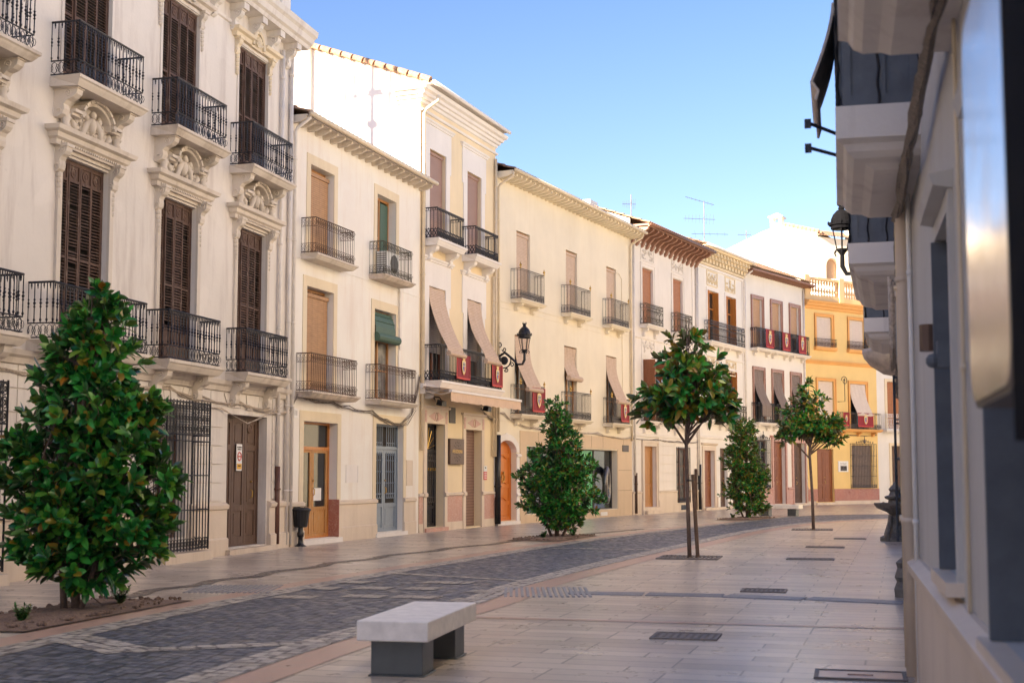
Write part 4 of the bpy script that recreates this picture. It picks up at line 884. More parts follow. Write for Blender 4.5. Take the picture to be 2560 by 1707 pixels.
# --- F: narrow white house with stucco panels
F_ = thing('stucco_house', fF, 'narrow white house with cream stucco relief panels and open wooden shutters behind one wide balcony'); LF = fF.L
hf = [(1.45, 2.75, 7.9, 10.36, .22), (3.95, 5.2, 7.9, 10.36, .22), (1.45, 2.75, 4.2, 6.7, .22), (3.95, 5.2, 4.2, 6.7, .22), (.72, 2.05, .12, 2.76, .22), (2.9, 3.9, .1, 2.9, .22), (4.6, 5.9, .1, 2.8, .22)]
wall(F_, 'bright_white', LF, 11.9, hf, 8); s = MB()
for h in hf[:4]: frame(s, h[0], h[1], h[2], h[3], .14, 0, .04)
s.box(0, .25, -.04, 0, 3.3, 11.4); s.box(LF - .25, LF, -.04, 0, 3.3, 11.4); s.sweep([(0, 7.2), (.05, 7.22), (.06, 7.3), (0, 7.32)], 0, LF); s.sweep([(0, 3.3), (.05, 3.32), (.07, 3.42), (0, 3.44)], 0, LF); s.sweep([(0, 11.35), (.06, 11.36), (.08, 11.46), (0, 11.48)], 0, LF); s.build('window_surround', 'clean_white', F_)
s = MB()
for c in (2.1, 4.58):
    for z in (10.95, 7.32 - .5): frame(s, c - .66, c + .66, z - .32, z + .32, .05, 0, .04, True); relief(s, c, z, 1.25, .6, 0, int(c * 10 + z), .05, 1.8)
s.build('stucco_relief', 'relief_cream', F_)
s = MB(); s.sweep([(0, 12.15), (.5, 12.17), (.55, 12.26), (0, 12.3)], -.05, LF + .05, 0, 1); s.sweep([(0, 11.48), (.1, 11.5), (.12, 11.58), (0, 11.6)], 0, LF)
for i in range(15):
    u = .2 + (LF - .4) * i / 14; s.box(u - .1, u + .1, -.42, 0, 11.98, 12.15); s.box(u - .1, u + .1, -.3, 0, 11.8, 11.98); s.box(u - .1, u + .1, -.18, 0, 11.62, 11.8)
    for a, z in ((.43, 12.03), (.31, 11.85)): s.ball((u, -a, z), .07, .03, .07, 6, 4)
s.build('cornice', 'relief_cream', F_); m = MB(); tiles(m, -.05, LF + .05, -.6, 12.3, 4.8, .33); o = m.build('roof', 'roof_tile_dark', F_, solid=.02); m = MB(); m.tube([(0, -.62, 12.3), (LF, -.62, 12.3)], .06, 8); m.build('gutter', 'clean_white', F_, True)
for i, h in enumerate(hf[:4]):
    o = glazed(F_, *h[:4], .2, 'honey_wood' if i < 2 else 'brown_wood', 'dark_glass', (2, 3)); m = MB()
    for sg in (-1, 1):
        u0_ = h[0] + .01 if sg < 0 else h[1] - .04; m.box(u0_, u0_ + .03, -.10, .14, h[2] + .05, h[3] - .03)
        for k in range(22): m.box(u0_ - .012, u0_ + .042, -.07, .11, h[2] + .3 + k * .09, h[2] + .34 + k * .09)
    m.build('shutter', 'honey_wood', o)
balcony(F_, 1.0, 5.8, .32, 7.9, 8.86, 'wrought', 'iron', 'warm_white', .18, (1.3, 2.9, 3.8, 5.5), 'warm_white', .32, .18, fancy=False, sp=.13); balcony(F_, 1.0, 5.9, .32, 4.2, 5.0, 'wrought', 'mossy_iron', 'warm_white', .16, (1.3, 2.9, 3.8, 5.5), 'warm_white', .3, .18, fancy=False, sp=.13)
door(F_, *hf[4][:4], .2, 'brown_wood', 1, ((.05, .32), (.37, .95))); door(F_, *hf[5][:4], .2, 'old_door', 1); door(F_, *hf[6][:4], .2, 'old_door', 2)
s = MB(); frame(s, .72, 2.05, .12, 2.76, .2, 0, .06); s.sweep([(0, 3.0), (.08, 3.02), (.12, 3.1), (0, 3.12)], .4, 2.4, 0, 0); s.box(.4, .52, -.1, 0, 0, .6); s.box(2.25, 2.37, -.1, 0, 0, .6); s.box(.5, 2.3, -.2, .3, 0, .11); s.box(2.7, LF, -.04, 0, 0, .1); s.build('door_surround', 'limestone', F_)
pipe(F_, .05, 1.2, 11.3, 'white_pipe', .045); pipe(F_, LF - .1, 1.2, 11.5, 'white_pipe', .045, bend=(.1, .5, .4))

# --- G: white house with brown window frames and black balconies
G = thing('corner_house', fG, 'white house with brown-framed windows, black balcony hung with three banners and marble door frames'); LG = fG.L
hg = [(1.0, 2.12, 8.1, 10.66, .22), (3.28, 4.4, 8.1, 10.66, .22), (5.62, 6.72, 8.1, 10.68, .22), (1.06, 2.16, 4.3, 6.98, .22), (3.3, 4.42, 4.3, 6.98, .22), (5.62, 6.72, 4.3, 6.98, .22), (1.15, 2.5, 1.0, 3.4, .2), (3.14, 4.66, .12, 3.38, .26), (5.66, 7.2, .12, 3.34, .26)]
wall(G, 'bright_white', LG, 12.05, hg, 8); s = MB()
for h in hg[:6]: frame(s, h[0], h[1], h[2], h[3], .16, 0, .05); frame(s, h[0] - .12, h[1] + .12, h[2], h[3] + .12, .05, 0, .08)
s.build('window_surround', 'brown_marble', G)
for i, h in enumerate(hg[:3]): o = glazed(G, *h[:4], .2, 'brown_wood'); MB().box(h[0] + .02, h[1] - .02, .1, .12, h[2] + (.9 if i == 2 else 0), h[3] - .02).build('blind', 'tan_roller', o)
for i, h in enumerate(hg[3:6]): o = glazed(G, *h[:4], .2, 'old_door', 'dark_glass', (2, 3)); swept_blind(o, h[0] + .02, h[1] - .02, h[3] - .02, .02, .34, 5.25, 4.6 if i == 0 else 5.1, 'grey_mat', .02)
for a, b in ((.72, 2.9), (2.95, 5.1), (5.15, 7.3)): balcony(G, a, b, .36, 8.08, 9.1, 'black', 'iron', 'warm_white', .14, (a + .35, b - .35), 'warm_white', .26, .16, fancy=False, sp=.11)
for a, b in ((.75, 2.75), (3.0, 4.9), (5.2, 7.1)): balcony(G, a, b, .36, 4.28, 5.28, 'black', 'iron', 'warm_white', .14, (a + .3, b - .3), 'warm_white', .26, .16, fancy=False, sp=.11)
o = glazed(G, 1.15, 2.5, 1.0, 3.4, .18, 'old_door', 'dark_glass', (2, 3)); grille(G, 1.02, 2.62, .92, 3.45, .12, 'iron', True, True, .12)
door(G, 3.14, 4.66, .12, 3.38, .23, 'brown_wood', 2, ((.05, .3), (.35, .7), (.75, .95))); door(G, 5.66, 7.2, .12, 3.34, .23, 'old_door', 2, ((.05, .3), (.35, .7), (.75, .95)))
s = MB()
for a, b, t in ((3.14, 4.66, 3.38), (5.66, 7.2, 3.34)): frame(s, a, b, 0, t, .16, 0, .08); s.sweep([(0, t + .16), (.1, t + .18), (.14, t + .28), (0, t + .3)], a - .3, b + .3, 0, 0)
s.build('door_surround', 'pink_marble', G); s = MB()
for a, b in ((.0, 2.98), (4.82, 5.5), (7.36, LG)): s.sweep([(.06, 0), (.06, .85), (.12, .88), (.12, .96), (0, .98)], a, b)
s.build('plinth', 'pink_marble', G); s = MB(); s.box(3.0, 4.8, -.18, .4, 0, .11); s.box(5.5, 7.35, -.18, .4, 0, .11); s.build('door_step', 'limestone', G)
eave_roof(G, -.05, LG + .35, 12.0, .6, 4.6, .42, 'roof_tile', 'eave_wood', None, .3, .16, gables='bright_white', rw=.1); m = MB(); m.box(-.05, LG + .35, -.6, -.02, 11.94, 11.99); m.build('soffit', 'eave_wood', G)
pipe(G, .05, .1, 11.6, 'white_pipe', .045); pipe(G, LG - .12, .1, 11.8, 'white_pipe', .045)

# --- H: yellow house with balustrade
H_ = thing('yellow_house', fH, 'yellow house with orange mouldings and a roof balustrade, at the bend of the street'); LH = fH.L
hh_ = [(1.04, 2.34, 8.72, 10.4, .18), (3.87, 5.16, 8.72, 10.4, .18), (1.07, 2.4, 4.3, 6.82, .18), (3.82, 5.2, 4.2, 6.76, .18), (.89, 2.28, .14, 3.06, .18), (3.85, 5.7, .9, 3.3, .2)]
wall(H_, 'yellow_plaster', LH, 11.2, hh_, 8); s = MB()
for h in hh_[:4]: frame(s, *h[:4], .17, 0, .04); frame(s, h[0] - .12, h[1] + .12, h[2], h[3] + .12, .05, 0, .08)
for a in (.9, 3.72): s.sweep([(0, 8.5), (.16, 8.52), (.2, 8.62), (.2, 8.7), (0, 8.72)], a - .1, a + 1.7, 0, 0)
s.sweep([(0, 7.74), (.06, 7.76), (.1, 7.84), (.16, 7.88), (.16, 7.95), (0, 7.97)], 0, LH + .05); s.build('window_surround', 'orange_trim', H_)
s = MB(); s.sweep([(0, 10.78), (.1, 10.8), (.14, 10.92), (.24, 10.96), (.3, 11.08), (.38, 11.12), (.42, 11.22), (0, 11.26)], 0, LH + .1, 0, 1); s.build('cornice', 'orange_trim', H_)
s = MB(); s.box(0, LH, -.1, .16, 11.26, 11.56); s.box(0, LH, -.1, .16, 12.42, 12.56)
for u in (0.02, 2.95, LH - .42): s.box(u, u + .4, -.13, .19, 11.26, 12.66)
for seg in ((.5, 2.9), (3.42, LH - .5)):
    n = 10
    for i in range(n): u = seg[0] + (seg[1] - seg[0]) * (i + .5) / n; s.lathe([(.06, 0), (.05, .05), (.035, .1), (.085, .28), (.05, .42), (.035, .5), (.035, .56), (.06, .66), (.08, .76), (.05, .86)], (u, .03, 11.56), 10)
s.build('balustrade', 'balustrade_paint', H_)
for i, h in enumerate(hh_[:3]): o = glazed(H_, *h[:4], .16, 'plastic_white'); MB().box(h[0] + .02, h[1] - .02, .06, .08, h[2], h[3] - .02).build('blind', 'pale_roller', o)
h = hh_[3]; o = glazed(H_, *h[:4], .16, 'old_door', 'dark_glass', (2, 3)); swept_blind(o, h[0] + .02, h[1] - .02, h[3] - .02, .02, .42, 5.05, 5.0, 'pale_roller', .02)
for a, b in ((.86, 2.52), (3.68, 5.34)): m = MB(); railing(m, [(a, 0), (a, -.2), (b, -.2), (b, 0)], 8.72, .42, 'plain', .12); m.build('window_railing', 'rusty_iron', H_)
balcony(H_, 2.6, 6.05, .42, 4.18, 5.1, 'plain', 'grey_iron', 'orange_trim', .14, (3.0, 4.4, 5.7), 'orange_trim', .25, .14, fancy=False, sp=.12); m = MB(); slab(m, .7, 2.56, .2, 4.24, .1); m.build('window_sill', 'orange_trim', H_)
door(H_, .89, 2.28, .14, 3.06, .16, 'brown_wood', 2, ((.05, .3), (.34, .96))); o = glazed(H_, 3.85, 5.7, .9, 3.3, .18, 'brown_wood', 'curtain_glass'); MB().box(3.87, 5.68, .1, .12, .92, 3.28).build('blind', 'grey_mat', o)
grille(H_, 3.75, 5.8, .88, 3.4, .2, 'grey_iron', True, True, .14); s = MB()
for a, b in ((0, .87), (2.3, LH)): s.box(a, b, -.03, 0, .2, .86); 
s.build('plinth', 'red_marble', H_); s = MB(); s.box(2.3, LH, -.06, 0, 0, .2); s.box(0, .7, -.06, 0, 0, .2); s.box(.7, 2.5, -.12, .28, 0, .12); s.build('plinth_base', 'limestone', H_)
m = MB(); m.tube([(2.75, 0, 5.7), (2.75, -.5, 5.7), (2.75, -.5, 7.0)], .02, 5); m.tube([(2.75 - .28 * (1 - i / 16) * math.cos(i * .7), -.5, 6.85 + .28 * (1 - i / 16) * math.sin(i * .7)) for i in range(15)], .02, 5); m.build('scroll_bracket', 'iron', H_)

# --- I: last white house, mostly hidden
I_ = thing('far_house', fI, 'white house with a terracotta blind and a carved brown door beyond the yellow house')
hi = [(.75, 2.2, 8.6, 10.4, .2), (.75, 2.2, 4.3, 7.0, .2), (1.0, 2.5, .9, 3.3, .25), (4.5, 6, 4.3, 7, .2), (4.5, 6, .1, 3, .3)]
wall(I_, 'bright_white', fI.L, 10.7, hi, 9); s = MB()
for h in hi: frame(s, *h[:4], .16, 0, .05)
s.build('window_surround', 'relief_cream', I_)
for h, b_ in ((hi[0], 'rust_blind'), (hi[1], 'rust_blind'), (hi[3], 'rust_blind')): o = glazed(I_, *h[:4], .18, 'brown_wood'); flat_blind(o, h[0] + .02, h[1] - .02, h[2], h[3] - .02, .08, b_)
door(I_, *hi[2][:4], .22, 'old_door', 2, ((.05, .3), (.35, .7), (.75, .95))); door(I_, *hi[4][:4], .28, 'old_door', 2)
balcony(I_, .3, 2.8, .4, 8.5, 9.3, 'wrought', 'white_metal', 'bright_white', .14, sp=.13); balcony(I_, .3, 3.2, .4, 4.2, 5.1, 'wrought', 'white_metal', 'bright_white', .14, sp=.13)
m = MB(); tiles(m, 0, fI.L, -.4, 10.75, 5, .35); m.build('roof', 'roof_tile', I_, solid=.02)

# --- white house standing behind the row
Pw1 = atdepth(1800, 700, 92); Pw2 = atdepth(2045, 700, 89); fW = Fac((Pw1.x, Pw1.y), (Pw2.x, Pw2.y))
W_ = thing('gabled_house', fW, 'big sunlit white gabled house with a chimney rising behind the brown-eaved row'); LW = fW.L
def wz(x, y): return fW.hit(x, y)
pts = [wz(1800, 632), wz(1813, 626), wz(1905, 580), wz(1956, 561), wz(2045, 580)]
m = MB(); poly = [(pts[0][0], 0), (LW, 0)] + [(LW, pts[4][1])] + [p for p in (pts[3], pts[2], pts[0])]
m.prism(poly, 0, .3); m.box(LW - .3, LW, .3, 12, 0, pts[4][1]); m.build('wall', 'bright_white', W_)
ap = pts[3]; m = MB()
for (x0, z0_), (x1, z1_) in ((ap, (LW + .15, pts[4][1])), (pts[0], ap)):
    n = 9
    for i in range(n):
        a = (x0 + (x1 - x0) * i / n, z0_ + (z1_ - z0_) * i / n); b = (x0 + (x1 - x0) * (i + .9) / n, z0_ + (z1_ - z0_) * (i + .9) / n)
        if (x0, z0_) == ap: m.tube([(a[0], -.02, a[1] + .06), (b[0], -.02, b[1] + .03)], [.10, .13], 8)
m.prism([ap, (LW + .3, pts[4][1] - .1), (LW + .3, pts[4][1]), (ap[0], ap[1] + .1)], 0, 12); m.prism([pts[0], ap, (ap[0], ap[1] + .1), (pts[0][0], pts[0][1] + .1)], 0.3, 12); m.build('roof', 'roof_tile', W_)
u0, z0_ = wz(1925, 575); u1, _ = wz(1952, 575); zt = wz(1925, 545)[1]; zc = wz(1925, 534)[1]
m = MB(); m.box(u0, u1, .1, .9, z0_ - 1, zt - .35)
for a, b in ((u0, .1), (u1 - .14, .1), (u0, .76), (u1 - .14, .76)): m.box(a, a + .14, b, b + .14, zt - .35, zt + .02)
m.box(u0 - .12, u1 + .12, -.02, 1.02, zt + .02, zt + .1); m.add([(u0 - .1, 0, zt + .1), (u1 + .1, 0, zt + .1), (u1 + .1, 1, zt + .1), (u0 - .1, 1, zt + .1), ((u0 + u1) / 2, .5, zc + .1)], [(0, 1, 4), (1, 2, 4), (2, 3, 4), (3, 0, 4)]); m.build('chimney', 'bright_white', W_)
# its shaded side wing
Pw3 = fW.w(LW, 0, 0); fW2 = Fac((Pw3.x, Pw3.y), (Pw3.x + 8.5, Pw3.y + 4.6))
W2 = thing('side_wing', fW2, 'shaded cream wing with an arched blind, right of the sunlit gabled house'); zt = pts[4][1]
ua, za = fW2.hit(2066, 690); ub, _ = fW2.hit(2098, 690); zi = fW2.hit(2080, 645)[1]
wall(W2, 'cream_plaster', fW2.L, zt - .3, [(ua, ub, za - .6, zi, .3)], 8); MB().box(ua, ub, .28, .3, za - .6, zi).build('blind', 'tan_roller', W2)
m = MB(); c = (ua + ub) / 2; r = (ub - ua) / 2; ar = [(c + r * math.cos(PI * t / 10), zi - r + r * math.sin(PI * t / 10)) for t in range(11)]; m.prism([(ub, zi)] + ar[:6], 0, .29); m.prism([(ua, zi)] + ar[5:][::-1], 0, .29); m.build('window_arch', 'cream_plaster', W2)
m = MB(); tiles(m, -.1, fW2.L, -.3, zt - .25, 4, .3, .25); m.build('roof', 'roof_tile', W2, solid=.02)
p0 = fW2.hit(2049, 695, 1.2); p1 = fW2.hit(2110, 718, 1.2); m = MB(); m.prism([(0.1, 0), (5.5, 0), (5.5, 13.0), (.1, p0[1])], -1.4, -.01); m.build('lean_to', 'bright_white', W2)
m = MB(); m.box(fW2.L * .42, fW2.L * .42 + .9, 1, 1.8, zt, zt + .9); m.add([(fW2.L * .42 - .2, .8, zt + .9), (fW2.L * .42 + 1.1, .8, zt + .9), (fW2.L * .42 + 1.1, 2, zt + .9), (fW2.L * .42 - .2, 2, zt + .9), (fW2.L * .42 + .45, 1.4, zt + 1.3)], [(0, 1, 4), (1, 2, 4), (2, 3, 4), (3, 0, 4), (0, 3, 2, 1)]); m.build('chimney', 'bright_white', W2)
# unseen house added behind the photographer, made tall to shade the street
fZ = Fac((-18.5, -30.0), (-11.22, 6.7)); Z = thing('shading_house', fZ, 'plain white house added out of view behind the photographer to shade the street')
wall(Z, 'white_plaster', fZ.L, 14.5, [(5 + 4 * k, 6.2 + 4 * k, 8, 10.5, .2) for k in range(7)] + [(5 + 4 * k, 6.2 + 4 * k, 3.8, 6.5, .2) for k in range(7)], 9)
m = MB()
for k in range(7): m.box(5 + 4 * k, 6.2 + 4 * k, .18, .2, 8, 10.5); m.box(5 + 4 * k, 6.2 + 4 * k, .18, .2, 3.8, 6.5)
m.build('shutter', 'old_shutter', Z)
# ------------------------------------------------------------------ ground
def strip(name, pts_l, pts_r, z, mat, uvw=None, uscale=1.0):
    mb = MB(); V = []; uv = []; acc = 0; n = len(pts_l)
    for i in range(n):
        a, b = pts_l[i], pts_r[i]
        if i: acc += (((a[0] + b[0]) / 2 - (pts_l[i - 1][0] + pts_r[i - 1][0]) / 2) ** 2 + ((a[1] + b[1]) / 2 - (pts_l[i - 1][1] + pts_r[i - 1][1]) / 2) ** 2) ** .5
        w_ = ((a[0] - b[0]) ** 2 + (a[1] - b[1]) ** 2) ** .5
        V += [(a[0], a[1], z), (b[0], b[1], z)]; uv += [(0, acc), (w_, acc)]
    mb.add(V, [(2 * i, 2 * i + 1, 2 * i + 3, 2 * i + 2) for i in range(n - 1)]); mb.uv = uv
    return tag(mb.build(name, mat), kind='structure')
def spline(P, k=8):
    out = []; Q = [Vector(p) for p in P]; Q = [2 * Q[0] - Q[1]] + Q + [2 * Q[-1] - Q[-2]]
    for i in range(1, len(Q) - 2):
        for j in range(k):
            t = j / k; a, b, c, d = Q[i - 1:i + 3]; out.append(.5 * ((2 * b) + (c - a) * t + (2 * a - 5 * b + 4 * c - d) * t * t + (3 * b - a - 3 * c + d) * t ** 3))
    out.append(Q[-2]); return out
m = MB(); m.quad((-120, -60, 0), (140, -60, 0), (140, 220, 0), (-120, 220, 0)); tag(m.build('ground', 'marble_paving'), kind='structure')
LPX = [(0, 1619), (332, 1547), (663, 1481), (1100, 1406), (1472, 1348), (1791, 1310), (2003, 1289)]
RPX = [(536, 1707), (884, 1592), (1201, 1507), (1323, 1462), (1552, 1403), (1738, 1361), (1897, 1326), (2057, 1305)]
LP = [(-8.6, -4.0), (-5.75, 8.0)] + [gnd(*p) for p in LPX] + [(16.6, 57.0), (25, 60), (38, 62)]
RP = [(-5.0, -4.0), (-3.0, 7.5)] + [gnd(*p) for p in RPX] + [(14.6, 51.0), (24, 55.0), (38, 57)]
Lc = spline(LP, 12); Rc = spline(RP, 12)
def resamp(c, n=160):
    d = [0]
    for i in range(1, len(c)): d.append(d[-1] + (c[i] - c[i - 1]).length)
    out = []; j = 0
    for i in range(n):
        t = d[-1] * i / (n - 1)
        while j < len(c) - 2 and d[j + 1] < t: j += 1
        k = (t - d[j]) / max(1e-6, d[j + 1] - d[j]); out.append(c[j].lerp(c[j + 1], min(1, k)))
    return out
Lc, Rc = resamp(Lc), resamp(Rc)
def offs(c, o):
    out = []
    for i in range(len(c)):
        d = (c[min(i + 1, len(c) - 1)] - c[max(i - 1, 0)]).normalized(); out.append(c[i] + Vector((d.y, -d.x)) * o)
    return out
strip('cobbled_roadway', Lc, Rc, .004, 'dark_cobble'); strip('roadway_border', offs(Lc, -.02), offs(Lc, .34), .008, 'pale_cobble'); strip('roadway_border', offs(Rc, -.36), offs(Rc, .02), .008, 'pale_cobble')
strip('red_paving_band', offs(Rc, .02), offs(Rc, .42), .004, 'red_paving'); strip('red_paving_band', offs(Lc, -.40), offs(Lc, -.02), .004, 'red_paving')
BZ = [.0]
def band(name, x0y0, x1y1, w_, mat, z=.009):
    BZ[0] += .0003; z += BZ[0]
    a = Vector(gnd(*x0y0)); b = Vector(gnd(*x1y1)); d = (b - a).normalized(); n = Vector((-d.y, d.x)) * w_ / 2; k = 12
    return strip(name, [a.lerp(b, i / k) + n for i in range(k + 1)], [a.lerp(b, i / k) - n for i in range(k + 1)], z, mat)
for (a, b, w_) in (((330, 1627), (820, 1605), .28), ((166, 1594), (330, 1630), .5), ((960, 1432), (1310, 1452), .2), ((1380, 1371), (1665, 1374), .2), ((1630, 1333), (1850, 1337), .18), ((1800, 1311), (2000, 1315), .18)): band('pale_cobble_line', a, b, w_, 'pale_cobble')
# crossing: pale rectangles in the cobbles
q = [(800, 1452, 980), (880, 1466, 1060)]
for i, (x, y, x1) in enumerate([(690, 1492, 790), (860, 1490, 960), (985, 1492, 1100), (1130, 1499, 1190), (750, 1470, 850), (890, 1470, 975), (1015, 1471, 1095), (1170, 1478, 1245), (830, 1455, 930), (1060, 1456, 1180)]):
    band('crossing_block', (x, y), (x1, y + 2), .42, 'pale_cobble', .009)

# wavy pebble line along the left pavement
wp = spline([gnd(*p) for p in ((-80, 1560), (60, 1530), (250, 1500), (409, 1473), (553, 1450.7), (690, 1430), (829, 1409), (960, 1391), (1105, 1373), (1240, 1358), (1400, 1342), (1600, 1322))], 14)
wp = [p + Vector((.10 * math.sin(i * .42), 0)) for i, p in enumerate(wp)]; strip('pebble_line', offs(wp, -.13), offs(wp, .13), .006, 'pebble_mosaic')
def patch(name, cx, cy, w_, l_, rot, mat, z=.008):
    c, s_ = math.cos(R(rot)), math.sin(R(rot)); f = lambda x, y: (cx + x * c - y * s_, cy + x * s_ + y * c, z); mb = MB(); mb.quad(f(-w_ / 2, -l_ / 2), f(w_ / 2, -l_ / 2), f(w_ / 2, l_ / 2), f(-w_ / 2, l_ / 2)); return mb.build(name, mat)
# tactile strips on the right pavement (grooved stone)
for (x0, y0, x1, y1) in ((1420, 1482, 1608, 1485), (1618, 1485, 1808, 1489), (1815, 1490, 2010, 1497), (2022, 1496, 2264, 1507)):
    a = Vector(gnd(x0, y0)); b = Vector(gnd(x1, y1)); d = (b - a).normalized(); n = Vector((-d.y, d.x)); m = MB()
    for k in range(6):
        o = -.2 + k * .075; p = a + n * o; q_ = b + n * o; r_ = b + n * (o + .05); s_ = a + n * (o + .05)
        m.add([(p.x, p.y, 0), (q_.x, q_.y, 0), (r_.x, r_.y, 0), (s_.x, s_.y, 0), (p.x, p.y, .012), (q_.x, q_.y, .012), (r_.x, r_.y, .012), (s_.x, s_.y, .012)], [(4, 5, 6, 7), (0, 1, 5, 4), (1, 2, 6, 5), (2, 3, 7, 6), (3, 0, 4, 7)])
    tag(m.build('tactile_paving', 'tactile_blue'), kind='structure')
for (cx, cy, w_, l_) in ((*gnd(1370, 1480), 1.2, 1.5), (*gnd(590, 1472), 1.2, 1.3)):
    m = MB()
    for k in range(16): x = -w_ / 2 + k * w_ / 16; m.box(cx + x, cx + x + w_ / 32, cy - l_ / 2, cy + l_ / 2, 0, .013)
    tag(m.build('tactile_paving', 'tactile_blue'), kind='structure')
tag(patch('red_paving_line', 2.4, 14.9, 6.6, .16, -14, 'red_paving', .004), kind='structure')
# drain covers
def cover(px, py, w_, l_, lab, rot=-14, outline=False):
    x, y = gnd(px, py); e = empty('drain_cover', (x, y, 0), R(rot), lab, 'drain cover', 'drain covers in the right pavement'); m = MB(); f = .035
    m.box(-w_ / 2, w_ / 2, -l_ / 2, -l_ / 2 + f, 0, .016); m.box(-w_ / 2, w_ / 2, l_ / 2 - f, l_ / 2, 0, .016); m.box(-w_ / 2, -w_ / 2 + f, -l_ / 2 + f, l_ / 2 - f, 0, .016); m.box(w_ / 2 - f, w_ / 2, -l_ / 2 + f, l_ / 2 - f, 0, .016); m.build('rim', 'cover_metal', e)
    m = MB(); m.box(-w_ / 2 + f, w_ / 2 - f, -l_ / 2 + f, l_ / 2 - f, 0, .009)
    if not outline:
        for i in range(9):
            for j in range(5): m.ball((-w_ * .42 + w_ * .84 * i / 8, -l_ * .38 + l_ * .76 * j / 4, .009), .022, .022, .008, 6, 4)
    else: m.box(-.1, .1, -.02, .02, .009, .02)
    m.build('plate', 'red_paving' if outline else 'cover_metal', e)
cover(1715, 1591, .66, .55, 'dark rectangular metal cover in the near right pavement, right of the near bench'); cover(1910, 1476.5, .62, .55, 'metal cover just beyond the dark grooved strip across the right pavement')
cover(2026, 1397.5, .9, .5, 'dark metal cover level with the supported young tree, third from the viewer'); cover(2063, 1367.5, .85, .5, 'metal cover between the two young trees, fourth from the viewer'); cover(2125, 1346.5, .8, .5, 'farthest small metal cover near the stone fountain')
cover(2151, 1689, .72, .5, 'stone-filled cover outlined in metal at the foot of the right wall', outline=True)

# ------------------------------------------------------------------ trees
def leaf(V, Fc, P, d, up, L_, W_, rnd, det):
    d = d.normalized(); s = d.cross(up)
    if s.length < 1e-3: s = d.cross(Vector((1, 0, 0)))
    s.normalize(); n = s.cross(d).normalized(); dr = rnd.uniform(-.05, .40) * L_; b = len(V); cup = rnd.uniform(.02, .3) * W_
    if det:
        rows = ((0, .06, 0), (.22, .72, .02), (.5, 1, .28), (.78, .74, .62), (1, .04, 1))
        for t, w_, q in rows:
            c = P + d * (L_ * t) - Vector((0, 0, dr * t * t)); V += [c - s * (W_ / 2 * w_) + n * cup * w_, c, c + s * (W_ / 2 * w_) + n * cup * w_]
        for i in range(4): a = b + 3 * i; Fc += [(a, a + 1, a + 4, a + 3), (a + 1, a + 2, a + 5, a + 4)]
    else:
        c1 = P + d * L_ * .5 - Vector((0, 0, dr * .25)); c2 = P + d * L_ - Vector((0, 0, dr)); V += [P, c1 - s * W_ / 2 + n * cup, c1 + s * W_ / 2 + n * cup, c2, c1 - n * cup * .3]; Fc += [(b, b + 4, b + 1), (b, b + 2, b + 4), (b + 4, b + 3, b + 1), (b + 4, b + 2, b + 3)]
def magnolia(x, y, label, cat, name, lobes, tips, leafL, trunkpts, seed, det=True, mat='magnolia_leaf', group=None, droop=0.0, inner=.35):
    rnd = random.Random(seed); e = empty(name, (x, y, 0), 0, label, cat, group); V = []; Fc = []; tw = MB()
    tot = sum(l[3] * l[4] * l[5] for l in lobes) if False else sum((l[3] * l[4] * l[5]) ** .75 for l in lobes)
    for (cx, cy, cz, rx, ry, rz) in lobes:
        n = int(tips * ((rx * ry * rz) ** .75) / tot)
        for k in range(n):
            u = Vector((rnd.gauss(0, 1), rnd.gauss(0, 1), rnd.gauss(0, 1))).normalized(); r = rnd.uniform(inner, 1) ** .5 * rnd.choice((.84, .92, 1, 1.05, 1.18))
            c = Vector((cx + u.x * rx * r, cy + u.y * ry * r, cz + u.z * rz * r))
            if c.z < .28 and name == 'magnolia_bush' and rnd.random() < .5: continue
            ax = (Vector((u.x, u.y, u.z * .6 + .55 - droop)) + Vector((rnd.uniform(-.4, .4), rnd.uniform(-.4, .4), rnd.uniform(-.2, .4)))).normalized()
            t = ax.cross(Vector((.3, .2, 1))).normalized(); b = ax.cross(t)
            if rnd.random() < .5: tw.tube([c - ax * .30 - Vector((u.x, u.y, .2)) * .12, c - ax * .12, c + ax * .03], [.008, .006, .004], 3)
            nl = rnd.randint(6, 11); a0 = rnd.uniform(0, 6)
            for i in range(nl):
                a = a0 + i * 2.4; sp_ = rnd.uniform(.55, 1.15) if i > 2 else rnd.uniform(.2, .5); d = ax * math.cos(sp_) + (t * math.cos(a) + b * math.sin(a)) * math.sin(sp_); d.z -= droop * .6
                leaf(V, Fc, c - ax * (.012 * i) + d * .01, d, ax, leafL * rnd.uniform(.65, 1.15), leafL * rnd.uniform(.38, .52), rnd, det)
    m = MB(); m.v = [tuple(p) for p in V]; m.f = Fc; m.build('crown', mat, e); tk = MB()
    for pts, r in trunkpts: tk.tube(pts, r, 8)
    tk.build('trunk', 'bark', e, True)
    for k in range(26):
        l = rnd.choice(lobes); u = Vector((rnd.gauss(0, 1), rnd.gauss(0, 1), rnd.gauss(.3, .6))).normalized(); c = Vector((l[0] + u.x * l[3] * .75, l[1] + u.y * l[4] * .75, l[2] + u.z * l[5] * .75)); base = Vector((0, 0, max(trunkpts[0][0][-1][2] * rnd.uniform(.25, .95) if name == 'magnolia_bush' else trunkpts[0][0][2][2] + rnd.uniform(0, .5), .3)))
        md = base.lerp(c, .5) + Vector((0, 0, .08 if droop else -.04)); tw.tube([base, md, c], [.022, .014, .006], 5)
    tw.build('branches', 'bark', e); return e
bx, by = gnd(185, 1532)
